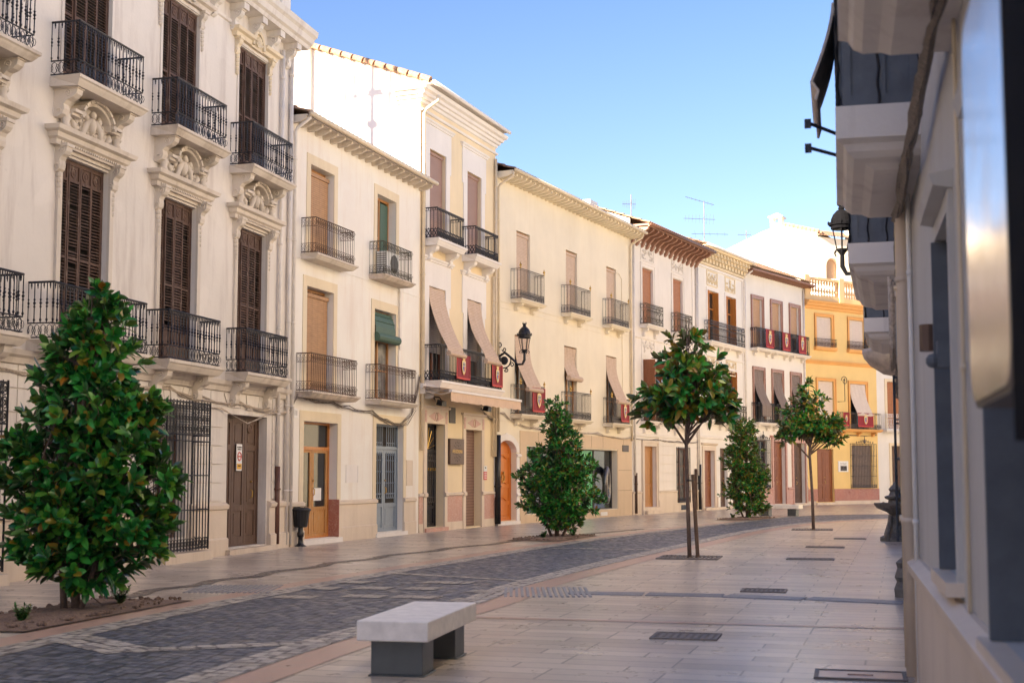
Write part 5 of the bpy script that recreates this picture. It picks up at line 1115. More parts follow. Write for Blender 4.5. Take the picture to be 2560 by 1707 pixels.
magnolia(bx, by, 'big dense magnolia bush with brown-tipped leaves standing in the near gravel bed on the left', 'bush', 'magnolia_bush',
         [(.1, 0, .62, .62, .6, .36), (-.2, 0, 1.05, .66, .6, .5), (.45, 0, 1.05, .66, .6, .5), (-.25, .1, 1.7, .66, .55, .5), (.45, -.1, 1.7, .60, .55, .5), (.1, 0, 2.35, .72, .6, .5), (.15, 0, 2.95, .56, .5, .42), (.2, 0, 3.4, .36, .36, .34), (.22, 0, 3.68, .2, .2, .24), (.98, 0, 1.5, .2, .25, .5), (-.72, .1, 1.9, .22, .3, .35), (.72, 0, 2.3, .3, .3, .3)], 820, .19,
         [([(.02, 0, 0), (.0, .02, .5), (.05, 0, 1.3), (.12, .03, 2.4), (.18, 0, 3.5)], [.06, .045, .035, .022, .008]), ([(-.13, .05, 0), (-.17, .06, .5), (-.35, .05, 1.5), (-.45, 0, 2.1)], [.045, .04, .025, .01]), ([(.08, -.05, 0), (.18, -.02, .35), (.4, 0, 1.2), (.6, 0, 1.7)], [.035, .03, .02, .008])], 3, True, 'magnolia_leaf', 'magnolia bushes along the left pavement')
bx, by = gnd(1392, 1345)
magnolia(bx, by, 'cone-shaped magnolia bush in front of the arched orange door and shopfront', 'bush', 'magnolia_bush',
         [(.1, 0, .55, .62, .6, .38), (-.3, 0, 1.0, .76, .6, .46), (.4, 0, 1.05, .78, .65, .55), (-.38, 0, 1.6, .68, .55, .46), (-.4, 0, 2.05, .38, .4, .34), (.4, 0, 1.75, .62, .6, .5), (.2, 0, 2.4, .52, .5, .45), (.05, 0, 2.9, .42, .42, .4), (-.05, 0, 3.35, .26, .26, .34)], 1150, .145,
         [([(0, 0, 0), (0, .02, .5), (.03, 0, 1.3), (0, .03, 2.4), (-.05, 0, 3.5)], [.06, .05, .035, .02, .008]), ([(-.12, .05, 0), (-.3, .06, .5), (-.45, .05, 1.5)], [.04, .03, .01]), ([(.12, -.05, 0), (.3, -.02, .4), (.45, 0, 1.2)], [.04, .03, .01])], 7, False, 'magnolia_leaf', 'magnolia bushes along the left pavement')
bx, by = gnd(1868, 1296)
magnolia(bx, by, 'narrow column of magnolia with reddish tips beside the far bench', 'bush', 'magnolia_bush',
         [(.1, 0, .5, .7, .7, .36), (-.1, 0, 1.1, .85, .7, .5), (.15, 0, 1.6, .8, .65, .5), (-.2, 0, 2.1, .72, .6, .5), (-.1, 0, 2.65, .66, .55, .45), (-.1, 0, 3.15, .55, .5, .42), (-.05, 0, 3.45, .4, .35, .3)], 1150, .145,
         [([(0, 0, 0), (0, .02, .5), (.03, 0, 1.3), (0, .03, 2.4), (-.05, 0, 3.4)], [.06, .05, .035, .02, .008]), ([(-.12, .05, 0), (-.3, .06, .5), (-.45, .05, 1.5)], [.04, .03, .01])], 9, False, 'rusty_leaf', 'magnolia bushes along the left pavement')
tx, ty = gnd(1724, 1394)
magnolia(tx, ty, 'young magnolia tree tied to a wooden stake in an iron grate on the right pavement', 'tree', 'magnolia_tree',
         [(-.05, 0, 3.2, .98, .95, .48), (.1, 0, 3.7, .72, .7, .42), (-.5, 0, 2.85, .5, .6, .3), (.55, 0, 2.95, .48, .6, .35), (.0, 0, 4.15, .42, .4, .3), (.0, 0, 4.62, .09, .09, .14), (-.05, 0, 3.0, .55, .6, .3)], 215, .24,
         [([(0, 0, 0), (-.02, .01, 1.0), (-.04, 0, 2.25), (-.02, 0, 2.7), (0, 0, 3.6), (0, 0, 4.5)], [.042, .038, .034, .03, .018, .006]), ([(-.04, 0, 2.2), (-.3, 0, 2.6), (-.6, .1, 3.0)], [.028, .02, .008]), ([(-.04, 0, 2.2), (.25, 0, 2.6), (.6, -.1, 3.1)], [.028, .02, .008]), ([(-.04, 0, 2.25), (.08, .2, 2.8), (.2, .3, 3.4)], [.024, .018, .008])], 12, True, 'rusty_leaf', 'young magnolia trees on the right pavement', .12, .05)
st = empty('tree_stake', (tx + .14, ty, 0), 0, 'wooden stake tied to the nearer young tree', 'stake'); m = MB(); m.tube([(.02, 0, 0), (-.06, 0, 1.62)], .038, 8); m.build('post', 'stake_wood', st); m = MB(); m.tube([(-.04 + .08 * math.cos(t * PI / 5) - .08, .06 * math.sin(t * PI / 5), 1.5) for t in range(10)], .012, 4, True); m.build('strap', 'black_plastic', st)
tx2, ty2 = gnd(2031, 1324)
magnolia(tx2, ty2, 'far slender magnolia tree with reddish leaves in front of the yellow house', 'tree', 'magnolia_tree',
         [(.0, 0, 3.0, 1.0, .9, .4), (-.3, 0, 3.3, .65, .6, .4), (.45, 0, 3.1, .6, .6, .42), (.0, 0, 3.75, .5, .5, .38), (-.1, 0, 4.2, .22, .22, .24), (-.75, 0, 2.7, .3, .3, .2), (.65, 0, 2.65, .4, .3, .2)], 300, .20,
         [([(.03, 0, 0), (.02, .01, 1.0), (-.04, 0, 2.25), (-.02, 0, 2.7), (0, 0, 3.4), (-.05, 0, 4.1)], [.05, .045, .04, .03, .018, .006]), ([(-.04, 0, 2.1), (-.4, 0, 2.5), (-.8, .1, 2.9)], [.026, .02, .008]), ([(-.04, 0, 2.2), (.35, 0, 2.5), (.8, -.1, 2.9)], [.026, .02, .008])], 15, False, 'rusty_leaf', 'young magnolia trees on the right pavement', .1, .15)
# tree pits
for (cx, cy, w_, l_, rot) in ((-5.15, 16.0, 1.2, 3.6, -14), (*gnd(1385, 1345), 1.3, 3.2, -21), (*gnd(1868, 1297), 1.3, 3.2, -27)):
    rnd = random.Random(int(cx * 10)); m = MB(); c_, s_ = math.cos(R(rot)), math.sin(R(rot)); G = 14; V = []
    for j in range(G + 1):
        for i in range(G + 1):
            x, y = (i / G - .5) * w_, (j / G - .5) * l_; e_ = min(1, 6 * min(i, G - i, j, G - j) / G); V.append((cx + x * c_ - y * s_, cy + x * s_ + y * c_, .014 + .035 * e_ + rnd.uniform(0, .018) * e_))
    m.add(V, [(j * (G + 1) + i, j * (G + 1) + i + 1, (j + 1) * (G + 1) + i + 1, (j + 1) * (G + 1) + i) for j in range(G) for i in range(G)])
    for k in range(420):
        x, y = rnd.uniform(-.48, .48) * w_, rnd.uniform(-.48, .48) * l_; r = rnd.uniform(.01, .028); m.ball((cx + x * c_ - y * s_, cy + x * s_ + y * c_, .045), r * 1.3, r, r, 5, 3)
    tag(m.build('planting_bed', 'gravel'), kind='structure')
    e = tag(patch('bed_kerb', cx, cy, w_ + .10, l_ + .10, rot, 'bronze_plate', .010), kind='structure')
for (gx, gy, lb) in ((tx, ty, 'square slotted iron grate around the staked young tree'), (tx2, ty2, 'square slotted iron grate around the far slender tree')):
    e = empty('tree_grate', (gx, gy, 0), R(-14), lb, 'tree grate', 'iron grates round the young trees'); m = MB()
    for i in range(14):
        for s_ in (-1, 1): m.box(-.55 + i * .08, -.51 + i * .08, .1 * s_ if s_ > 0 else -.55, .55 if s_ > 0 else -.1, .004, .02)
    for s_ in (-1, 1): m.box(-.58, .58, s_ * .57 - .02, s_ * .57 + .02, .004, .022); m.box(s_ * .57 - .02, s_ * .57 + .02, -.55, .55, .004, .022)
    m.build('grate', 'cover_metal', e)
# little plants
def tuft(px, py, h, lab, seed, mat='leaf'):
    rnd = random.Random(seed); x, y = gnd(px, py); e = empty('small_plant', (x, y, .014), 0, lab, 'small plant', 'small plants in the beds'); st_ = MB(); V = []; Fc = []
    for k in range(26):
        a = rnd.uniform(0, 6.3); l = h * rnd.uniform(.35, 1.1); tx_ = Vector((math.cos(a) * l * .45, math.sin(a) * l * .45, l * .85)); st_.tube([(0, 0, 0), tx_ * .5 + Vector((0, 0, .03)), tx_], .004, 3)
        for j in range(22): p = tx_ * rnd.uniform(.3, 1); leaf(V, Fc, p, Vector((rnd.uniform(-1, 1), rnd.uniform(-1, 1), rnd.uniform(0, 1))), Vector((0, 0, 1)), .05, .018, rnd, False)
    m = MB(); m.v = [tuple(p) for p in V]; m.f = Fc; m.build('leaves', 'magnolia_leaf', e); st_.build('stems', 'bark', e)
tuft(300, 1519, .30, 'small dark shrub in the gravel bed, right of the big bush', 1); tuft(55, 1562, .22, 'low weedy tuft at the left edge of the gravel bed', 2); tuft(1358, 1348, .22, 'dry tuft left of the cone-shaped bush', 3); tuft(1432, 1343, .18, 'dry tuft right of the cone-shaped bush', 4)
tuft(1832, 1297, .2, 'dry tuft at the foot of the narrow bush by the far bench', 5)

# ------------------------------------------------------------------ street furniture
def bench(x, y, rot, lab):
    e = empty('bench', (x, y, 0), rot, lab, 'bench', 'stone benches on the pavement'); m = MB(); m.box(-.295, .295, -.86, .86, .29, .45); o = m.build('seat', 'concrete', e)
    b = o.modifiers.new('b', 'BEVEL'); b.width = .012; b.segments = 3
    for s_ in (-1, 1): m = MB(); m.box(-.215, .215, s_ * .55 - .17, s_ * .55 + .17, .012, .29); m.box(-.235, .235, s_ * .55 - .19, s_ * .55 + .19, .0, .012); o = m.build('leg', 'bench_steel', e); b = o.modifiers.new('b', 'BEVEL'); b.width = .004
    return e
P = [Vector(gnd(px, py, .45)) for px, py in ((893, 1549), (1072, 1554), (1194, 1505), (1029, 1502))]
c = sum(P, Vector((0, 0))) / 4; ax = ((P[2] + P[3]) - (P[0] + P[1])); bench(c.x, c.y, -math.atan2(ax.x, ax.y), 'pale stone slab bench on grey metal legs in the foreground')
bench(10.6, 54.2, R(62), 'small pale stone bench far off beside the narrow magnolia bush')
bx, by = gnd(751, 1365); e = empty('litter_bin', (bx, by, 0), fA.a, 'black litter bin on a post in front of the glazed orange wooden door', 'litter bin')
m = MB(); m.lathe([(.13, 0), (.14, .015), (.10, .03), (.06, .06), (.055, .2), (.075, .22), (.08, .30), (.06, .33), (.055, .44)], (0, 0, 0), 14); m.build('post', 'black_plastic', e, True)
m = MB(); m.lathe([(0, .43), (.13, .43), (.155, .45), (.205, .80), (.225, .81), (.225, .84), (.19, .845), (.175, .6), (0, .5)], (0, 0, 0), 18)
for i in range(18): a = 2 * PI * i / 18; m.tube([(.15 * math.cos(a), .15 * math.sin(a), .46), (.2 * math.cos(a), .2 * math.sin(a), .8)], .008, 4)
m.build('bucket', 'black_plastic', e); m = MB(); m.lathe([(.228, .80), (.235, .82), (.228, .845), (.2, .85), (.16, .88)], (0, 0, 0), 18, .5, 5.2); m.build('rim', 'iron', e)

# wall lanterns
def lantern(loc, rz, arm, lab, mat='iron'):
    e = empty('wall_lantern', loc, rz, lab, 'street lamp', 'lanterns on wall brackets'); m = MB()      # local -y away from the wall, origin on the wall at bracket height
    y = -arm; m.tube([(0, 0, .05), (0, -.05, .12), (0, -.30 * arm, .28), (0, -.55 * arm, .08), (0, -.75 * arm, -.12), (0, -.93 * arm, -.12), (0, y, .02), (0, y, .22)], [.03, .03, .045, .04, .035, .04, .045, .04], 7)
    m.tube([(0, -.02, -.32 + .0), (0, -.02, .75)], .012, 5)
    m.tube([(0, -.28 * arm + .24 * math.cos(t * PI / 8), .02 + .24 * math.sin(t * PI / 8)) for t in range(16)], .022, 5, True); m.ball((0, -.28 * arm, .02), .05, .14, .14, 10, 8)
    for (cy, cz, r, tw_) in ((-.10, .52, .12, 1), (-.28, .38, .08, -1), (-.14, -.24, .09, 1), (-.36, -.28, .08, -1), (-.55 * arm, -.12, .09, 1)): m.tube([(0, cy + r * (1 - i / 14) * math.cos(tw_ * i * .7), cz + r * (1 - i / 14) * math.sin(tw_ * i * .7)) for i in range(12)], [.018] * 12, 4)
    m.build('bracket', mat, e); m = MB(); c0 = (0, y, .22); m.lathe([(.03, 0), (.06, .05), (.1, .10), (.11, .13)], c0, 10)
    for i in range(6):
        a = 2 * PI * i / 6; ca, sa = math.cos(a), math.sin(a); m.tube([(.11 * ca, y + .11 * sa, .35), (.19 * ca, y + .19 * sa, .74)], .011, 4); m.tube([(.12 * ca, y + .12 * sa, .33), (.16 * ca, y + .16 * sa, .27), (.13 * ca, y + .13 * sa, .22)], .012, 4)
    m.lathe([(.19, .50), (.20, .51), (.20, .56), (.235, .57), (.24, .62), (.20, .64), (.19, .70), (.155, .78), (.09, .85), (.05, .87), (.06, .89), (.045, .93), (.075, .97), (.06, .97), (0, .9)], (0, y, .22), 16)
    for i in range(8): a = 2 * PI * i / 8; m.tube([(.06 * math.cos(a), y + .06 * math.sin(a), 1.17), (.08 * math.cos(a), y + .08 * math.sin(a), 1.24)], [.012, .004], 4); m.ball((.24 * math.cos(a), y + .24 * math.sin(a), .84), .02, .02, .04, 5, 4)
    m.build('lantern', mat, e); m = MB(); m.lathe([(.10, .14), (.17, .49)], (0, y, .22), 6); g = m.build('glass', 'lamp_glass', e); return e
MT['lamp_glass'] = bpy.data.materials.new('lamp_glass'); MT['lamp_glass'].use_nodes = True; P_ = MT['lamp_glass'].node_tree.nodes['Principled BSDF']; P_.inputs['Alpha'].default_value = .05; P_.inputs['Roughness'].default_value = .3; P_.inputs['Specular IOR Level'].default_value = 0; P_.inputs['Base Color'].default_value = (.2, .2, .2, 1)
lantern(fD.w(.08, 5.28, 0), fD.a, 1.0, 'black lantern on a scrolled bracket at the left edge of the long cream house')

# banners with a shield
def banner(fac, u, z, w_, h, off, lab):
    e = empty('banner', fac.w(u, z, off), fac.a, lab, 'banner', 'crimson banners hung on balconies'); rnd = random.Random(int(u * 100)); V = []; nx, nz = 10, 8
    for j in range(nz + 1):
        for i in range(nx + 1): V.append((-w_ / 2 + w_ * i / nx, .012 * math.sin(i * 1.3 + u) * j / nz - .004, -h * j / nz + (.02 * math.sin(i * .9 + u * 3) if j == nz else 0)))
    m = MB(); m.add(V, [(j * (nx + 1) + i, (j + 1) * (nx + 1) + i, (j + 1) * (nx + 1) + i + 1, j * (nx + 1) + i + 1) for j in range(nz) for i in range(nx)]); m.build('cloth', 'banner_red', e, solid=.004)
    m = MB(); f = .035
    for a, b, c_, d_ in ((-w_ / 2, -w_ / 2 + f, -h, 0), (w_ / 2 - f, w_ / 2, -h, 0), (-w_ / 2, w_ / 2, -h - .005, -h + .05)): m.box(a, b, -.026, -.020, c_, d_)
    m.build('trim', 'banner_trim', e); y = -.028; s_ = min(w_, h) * .30; cz = -h * .48
    sh = lambda k: [(k * s_ * x, cz + k * s_ * z_) for x, z_ in ((-.62, .75), (0, .9), (.62, .75), (.66, -.2), (.4, -.8), (0, -1.15), (-.4, -.8), (-.66, -.2))]
    m = MB(); m.prism(sh(1.0), y - .004, y); m.prism([(-s_ * .4, cz + s_ * .9), (s_ * .4, cz + s_ * .9), (s_ * .5, cz + s_ * 1.4), (s_ * .2, cz + s_ * 1.15), (0, cz + s_ * 1.5), (-s_ * .2, cz + s_ * 1.15), (-s_ * .5, cz + s_ * 1.4)], y - .004, y)
    o = m.build('emblem', 'emblem_gold', e); m = MB(); m.prism(sh(.76), y - .008, y - .004); m.build('shield', 'emblem_white', o)
    m = MB(); m.prism([(-s_ * .44, cz), (-s_ * .05, cz), (-s_ * .05, cz - s_ * .7), (-s_ * .42, cz - s_ * .3)], y - .010, y - .008); m.build('blue_field', 'emblem_blue', o); m = MB(); m.prism([(s_ * .05, cz), (s_ * .44, cz), (s_ * .42, cz - s_ * .3), (s_ * .05, cz - s_ * .7)], y - .010, y - .008); m.build('red_field', 'emblem_red', o)
    m = MB(); m.ball((-s_ * .22, y - .008, cz + s_ * .28), s_ * .14, .004, s_ * .16); m.ball((s_ * .22, y - .008, cz + s_ * .28), s_ * .14, .004, s_ * .16); m.build('dark_charge', 'emblem_dark', o)
banner(fC, 1.75, 5.12, 1.0, .72, .62, 'crimson banner under the left pulled-out blind above the beige awning'); banner(fC, 4.5, 5.05, .9, .70, .62, 'crimson banner under the right pulled-out blind above the beige awning')
banner(fD, 2.5, 4.55, 1.05, .82, .43, 'crimson banner on the left lower balcony of the long cream house, behind the lantern'); banner(fD, 10.95, 4.5, .9, .80, .43, 'crimson banner on the right lower balcony of the long cream house')
for k, u in enumerate((2.15, 4.15, 6.2)): banner(fG, u, 9.1, .95, .95, .42, ('leftmost', 'middle', 'rightmost')[k] + ' of the three crimson banners on the black balcony of the white house')
banner(fH, 4.55, 5.1, 1.35, .78, .48, 'crimson banner below the pale blind on the balcony of the yellow house'); banner(fH, 2.85, 5.1, .5, .75, .48, 'narrow crimson banner at the left end of the yellow house balcony, half behind a tree')

# signs
def board(name, fac, u, z, off, lab, cat='sign'): return empty(name, fac.w(u, z, off), fac.a, lab, cat)
e = board('restaurant_plaque', fC, 2.56, 2.31, .02, 'dark metal plaque with a cut-out flower pattern between the two doors of the tall house'); m = MB(); m.box(-.53, .53, -.09, 0, -.38, .38); o = m.build('plate', 'bronze_plate', e); b = o.modifiers.new('b', 'BEVEL'); b.width = .01
m = MB(); rnd = random.Random(4)
for ring_, n in ((.10, 6), (.19, 10), (.28, 14)):
    for i in range(n):
        a = 2 * PI * i / n + ring_ * 9
        if abs(math.sin(a)) * ring_ < .05: continue
        p = Vector((ring_ * math.cos(a), ring_ * math.sin(a))); d = p.normalized(); t = Vector((-d.y, d.x)); l, w2 = .035, .016
        m.prism([tuple(p - d * l), tuple(p - t * w2), tuple(p + d * l), tuple(p + t * w2)][::-1], -.094, -.09)
m.build('flower_cutout', 'emblem_dark', o); text('lettering', 'ARXIDUNA', .15, 'emblem_gold', o, onwall(0, 0, .095))
e = board('wall_sign', fC, 4.95, 1.72, .05, 'small grey and dark red opening-hours sign right of the brown roller shutter'); m = MB(); m.box(-.13, .13, -.015, 0, .0, .18); o = m.build('plate', 'plastic_white', e); MB().box(-.13, .13, -.015, 0, -.26, -.0).build('red_panel', 'sign_red', o); m = MB(); m.box(-.04, .04, -.02, -.015, .1, .14); m.build('marking', 'ink', o)
m = MB(); [m.box(-.1, .1, -.017, -.015, -.06 - k * .05, -.045 - k * .05) for k in range(4)]; m.build('lines', 'paper_white', o)
e = empty('no_parking_sign', fA.w(22.72, 1.98, -.20), fA.a, 'white no-parking plate with red disc on the old brown double door of the mansion', 'sign'); m = MB(); m.box(-.13, .13, -.03, -.02, -.28, .28); o = m.build('plate', 'paper_white', e)
m = MB(); m.tube([(.085 * math.cos(t * PI / 10), -.034, .02 + .085 * math.sin(t * PI / 10)) for t in range(20)], .014, 4, True); m.box(-.07, .07, -.036, -.031, .005, .035); m.build('red_disc', 'sign_red', o); MB().box(-.11, .11, -.034, -.03, -.25, -.13).build('yellow_field', 'sign_yellow', o)
text('lettering', 'PROHIBIDO\nAPARCAR', .042, 'ink', o, onwall(0, .19, .032)); text('lettering', 'VADO', .05, 'ink', o, onwall(0, -.18, .036))
e = board('information_board', fH, 3.08, 2.1, .01, 'white board with small text and a dark photograph beside the door of the yellow house'); m = MB(); m.box(-.43, .43, -.02, 0, -.3, .3); o = m.build('panel', 'paper_white', e); m = MB(); m.box(-.25, .3, -.024, -.02, -.24, .03); m.build('picture', 'grey_iron', o); m = MB(); m.ball((-.1, -.024, -.06), .09, .003, .08); m.ball((.14, -.024, -.06), .09, .003, .08); m.build('picture_figures', 'emblem_dark', o)
m = MB(); [m.box(-.3 + .04 * (k % 2), .3 - .05 * (k % 2), -.023, -.02, .09 + k * .05, .102 + k * .05) for k in range(3)]; m.build('lines', 'grey_iron', o)
e = board('shop_plate', fD, 12.1, 2.68, .025, 'small brushed metal name plate at the upper right corner of the beige shopfront'); m = MB(); m.box(-.36, .36, -.015, 0, -.13, .13); o = m.build('plate', 'grey_iron', e); m = MB(); [m.box(-.28, .28, -.018, -.015, -.06 + k * .055, -.04 + k * .055) for k in range(3)]; m.build('lines', 'bronze_plate', o)
for fac, u, z, n, lab in ((fB, .42, 3.02, '11', 'small house number plate left of the glazed orange door'), (fD, .86, 2.88, '15', 'house number over the arched orange door'), (fH, 1.75, 3.5, '21', 'tiny house number plate over the door of the yellow house')):
    e = board('house_number', fac, u, z, .012, lab); m = MB(); m.box(-.09, .09, -.008, 0, -.11, .11); o = m.build('plate', 'paper_white' if fac is not fD else 'clean_white', e); text('lettering', n, .17, 'ink', o, onwall(0, 0, .009))

# cable runs along the walls
def cable(fac, pts, lab, n=4, r=.012, seed=1, mat='cable_rubber', off=.05):
    rnd = random.Random(seed); m = MB()
    for k in range(n):
        P3 = []; 
        for i, (u, z) in enumerate(pts):
            P3.append(Vector((u, -off - rnd.uniform(-.02, .03), z + rnd.uniform(-.05, .05))))
            if i < len(pts) - 1:
                a, b = Vector((u, z)), Vector(pts[i + 1]); ln = (b - a).length; q = max(1, int(ln / .45))
                for j in range(1, q): p = a.lerp(b, j / q); P3.append(Vector((p.x, -off - rnd.uniform(-.02, .03), p.y + rnd.uniform(-.035, .035) - .05 * math.sin(PI * j / q))))
        m.tube(P3, r, 4)
    e = m.build('cable_bundle', mat); e.location = (fac.o[0], fac.o[1], 0); e.rotation_euler = (0, 0, fac.a); return tag(e, lab, 'cable', 'cables strung along the facades')
cable(fA, [(13.2, 3.22), (17, 3.2), (19.2, 3.22), (20.6, 3.1), (22.1, 3.12), (23.8, 3.0), (24.7, 3.02)], 'tangled wall cables above the door of the mansion', 5, .014, 1, 'cable_pale')
cable(fA, [(20.0, 3.05), (21.3, 2.95), (22.5, 2.72), (23.6, 2.98), (24.3, 3.15)], 'slack cable loop hanging across the top of the old brown door', 2, .008, 4, 'cable_pale', .09)
cable(fB, [(.0, 3.02), (.4, 3.42), (2.3, 3.36), (3.2, 3.28), (4.6, 3.25), (5.6, 3.05), (6.6, 3.02), (7.3, 3.3), (7.7, 3.9), (7.9, 4.4)], 'dark tangled cables under the lower balconies of the pinkish cream house', 5, .008, 2)
cable(fB, [(4.7, 3.2), (5.9, 2.95), (7.0, 3.0), (7.6, 3.45)], 'drooping loops of dark cable above the blue-grey door', 3, .007, 5)
cable(fC, [(.1, 4.2), (.5, 4.0), (.9, 3.9), (1.0, 3.75)], 'short dark cables beside the left spotlight under the awning', 3, .012, 3); cable(fC, [(4.6, 3.7), (5.0, 3.5), (5.5, 3.4), (5.9, 3.3)], 'short dark cables beside the right spotlight under the awning', 4, .012, 9)
cable(fD, [(.05, 3.6), (.6, 3.62), (1.5, 3.35), (3.2, 3.2), (6, 3.22), (9, 3.2), (11.2, 3.1), (12.8, 3.15)], 'grey cables running above the shopfront of the long cream house', 4, .011, 6, 'cable_pale')
cable(fE, [(.0, 3.15), (2.6, 3.12), (5.2, 3.1), (7.8, 3.12)], 'thin cables across the white rusticated ground floor', 2, .014, 7); cable(fH, [(2.6, 3.95), (4.4, 3.85), (6.1, 3.9)], 'cables under the balcony of the yellow house', 3, .012, 8)

# roof antennas
def antenna(P, h, lab, s=1.0, seed=1, kind=0):
    rnd = random.Random(seed); e = empty('tv_antenna', P, 0, lab, 'antenna', 'television antennas on the roofs'); m = MB(); m.tube([(0, 0, -.6), (0, 0, h)], .022, 6); m.build('mast', 'grey_iron', e)
    def yagi(z, L_, ang, n, tilt, l2):
        b = MB(); d = Vector((math.cos(ang), math.sin(ang), tilt)); t = Vector((-math.sin(ang), math.cos(ang), 0)) * .5 + Vector((0, 0, .87)); a = Vector((0, 0, z)) - d * L_ * .35; c_ = Vector((0, 0, z)) + d * L_ * .65; b.tube([a, c_], .012, 4)
        for i in range(n): p = a.lerp(c_, (i + .5) / n); q = l2 * (1 - .5 * i / n); b.tube([p - t * q, p + t * q], .007, 3)
        b.build('aerial', 'grey_iron', e)
    if kind == 0: yagi(h - .05, 1.5 * s, PI * 1.05, 7, .25, .10); yagi(h * .55, 1.6 * s, PI * 1.0, 9, .04, .30); yagi(h * .18, 1.9 * s, .1, 5, 0, .22)
    elif kind == 1: yagi(h * .55, .9 * s, PI, 8, .02, .25)
    else: yagi(h * .75, 1.1 * s, PI * .1, 6, .1, .2); yagi(h * .4, 1.0 * s, PI * 1.1, 6, -.1, .25)
    return e
antenna(atdepth(1761, 603, 68), 2.05, 'tall mast with three aerials above the dark carved eaves'); antenna(atdepth(1578, 540, 62), 1.0, 'thin antenna spike on the roof of the long cream house', .7, 2, 1)
antenna(atdepth(1866, 601, 80), .6, 'small antenna on the ridge left of the sunlit gabled house', .9, 3, 1)
e = empty('tv_antenna', (-12.7, 31.65, 11.45), R(-20), 'very tall antenna mast on the mansion roof whose shadow falls on the sunlit gable', 'antenna', 'television antennas on the roofs'); m = MB(); m.tube([(0, 0, 0), (0, 0, 7.6)], .075, 8); m.build('mast', 'grey_iron', e); m = MB(); m.tube([(-.75, 0, 5.55), (.75, 0, 5.5)], .05, 5); m.box(-.14, .3, -.06, .06, 5.5, 5.68); m.ball((0, 0, 6.6), .14, .1, .10); m.box(-.14, .14, -.1, .1, 4.55, 4.75)
for x in (-.85, -.55, .55, .85): m.tube([(x, 0, 5.1), (x * 1.08, 0, 6.2)], .055, 5)
m.build('aerial', 'grey_iron', e)
# rooftop boxes behind the cream house
e = empty('roof_box', atdepth(1466, 512, 66), fD.a, 'two small white rooftop boxes showing over the ridge of the long cream house', 'rooftop unit'); m = MB(); m.box(-.5, .5, -.4, .4, -1.2, .15); m.box(1.5, 3.0, -.4, .4, -1.5, -.35); o = m.build('casing', 'bright_white', e)
# ------------------------------------------------------------------ right-hand row, hugging the camera
fR = Fac((.60 + .241 * 10.9, 10.9), (.60 - .241 * 6, -6)); RR = thing('near_house', fR, 'pale grey-white house wall close on the right edge with tall dark windows')
def ur(Y): return (10.9 - Y) * math.sqrt(1 + .241 ** 2)
hr = [(ur(7.8), ur(6.9), 1.07, 2.95, .28), (ur(5.2), ur(4.0), .98, 2.9, .28), (ur(2.6), ur(1.4), .98, 2.9, .28)]
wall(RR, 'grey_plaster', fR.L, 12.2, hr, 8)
for h in hr:
    MB().box(h[0] - .01, h[0] + .03, -.05, .215, h[2] + .002, h[3] - .01).build('open_leaf', 'slate_paint', RR)
    door(RR, h[0], h[1], h[2], h[3], .22, 'slate_paint', 2, ((.06, .45), (.5, .94)), handle=False).name = 'window_shutter'; s = MB(); frame(s, h[0], h[1], h[2], h[3], .1, 0, .03); s.sweep([(0, h[3] + .1), (.1, h[3] + .12), (.12, h[3] + .18), (0, h[3] + .2)], h[0] - .12, h[1] + .12, 0, 0); s.build('window_surround', 'grey_plaster', RR); MB().box(h[0] - .12, h[1] + .12, -.09, 0, h[2] - .07, h[2]).build('window_sill', 'limestone', RR)
s = MB(); s.sweep([(.05, 0), (.05, .84), (.09, .86), (.10, .93), (.03, .97), (0, .97)], 0, fR.L); s.build('plinth', 'limestone', RR)
pipe(RR, .55, .05, 5.5, 'white_metal', .018, .04, name='conduit'); pipe(RR, .2, .05, 7.5, 'limestone', .05, .07); pipe(RR, ur(6.3), .9, 4.4, 'ochre_trim', .01, .02, name='conduit')
m = MB(); u = ur(7.1); m.box(u - .05, u + .05, -.08, 0, 2.16, 2.3); m.ball((u, -.10, 2.2), .04); m.build('wall_light', 'slate_paint', RR)
m = MB(); m.tube([(ur(8.1), -.06, 2.34), (ur(8.1), -.06, 2.5)], .05, 8); m.build('sensor', 'bronze_plate', RR)
e = empty('shop_sign', fR.w(ur(4.16), 1.80, .03), fR.a, 'blurred glossy rounded sign panel with a black housing at the right edge', 'sign'); L_ = ur(3.13) - ur(4.16); pts = []
for (cx, cz, a0) in ((.13, .13, PI), (L_ - .13, .13, 1.5 * PI), (L_ - .13, 1.2 - .13, 0), (.13, 1.2 - .13, .5 * PI)): pts += [(cx + .13 * math.cos(a0 + k * PI / 10), cz + .13 * math.sin(a0 + k * PI / 10)) for k in range(6)]
m = MB(); m.prism(pts, -.15, 0); o = m.build('sign_box', 'grey_iron', e); m = MB(); ctr = (L_ / 2, .6); m.prism([(ctr[0] + (x - ctr[0]) * .96, ctr[1] + (z - ctr[1]) * .97) for x, z in pts], -.158, -.15); m.build('glossy_face', 'mirror_face', o)
m = MB(); m.box(L_ + .02, L_ + .75, -.16, 0, -.12, 1.9); m.build('housing', 'matte_black', e)

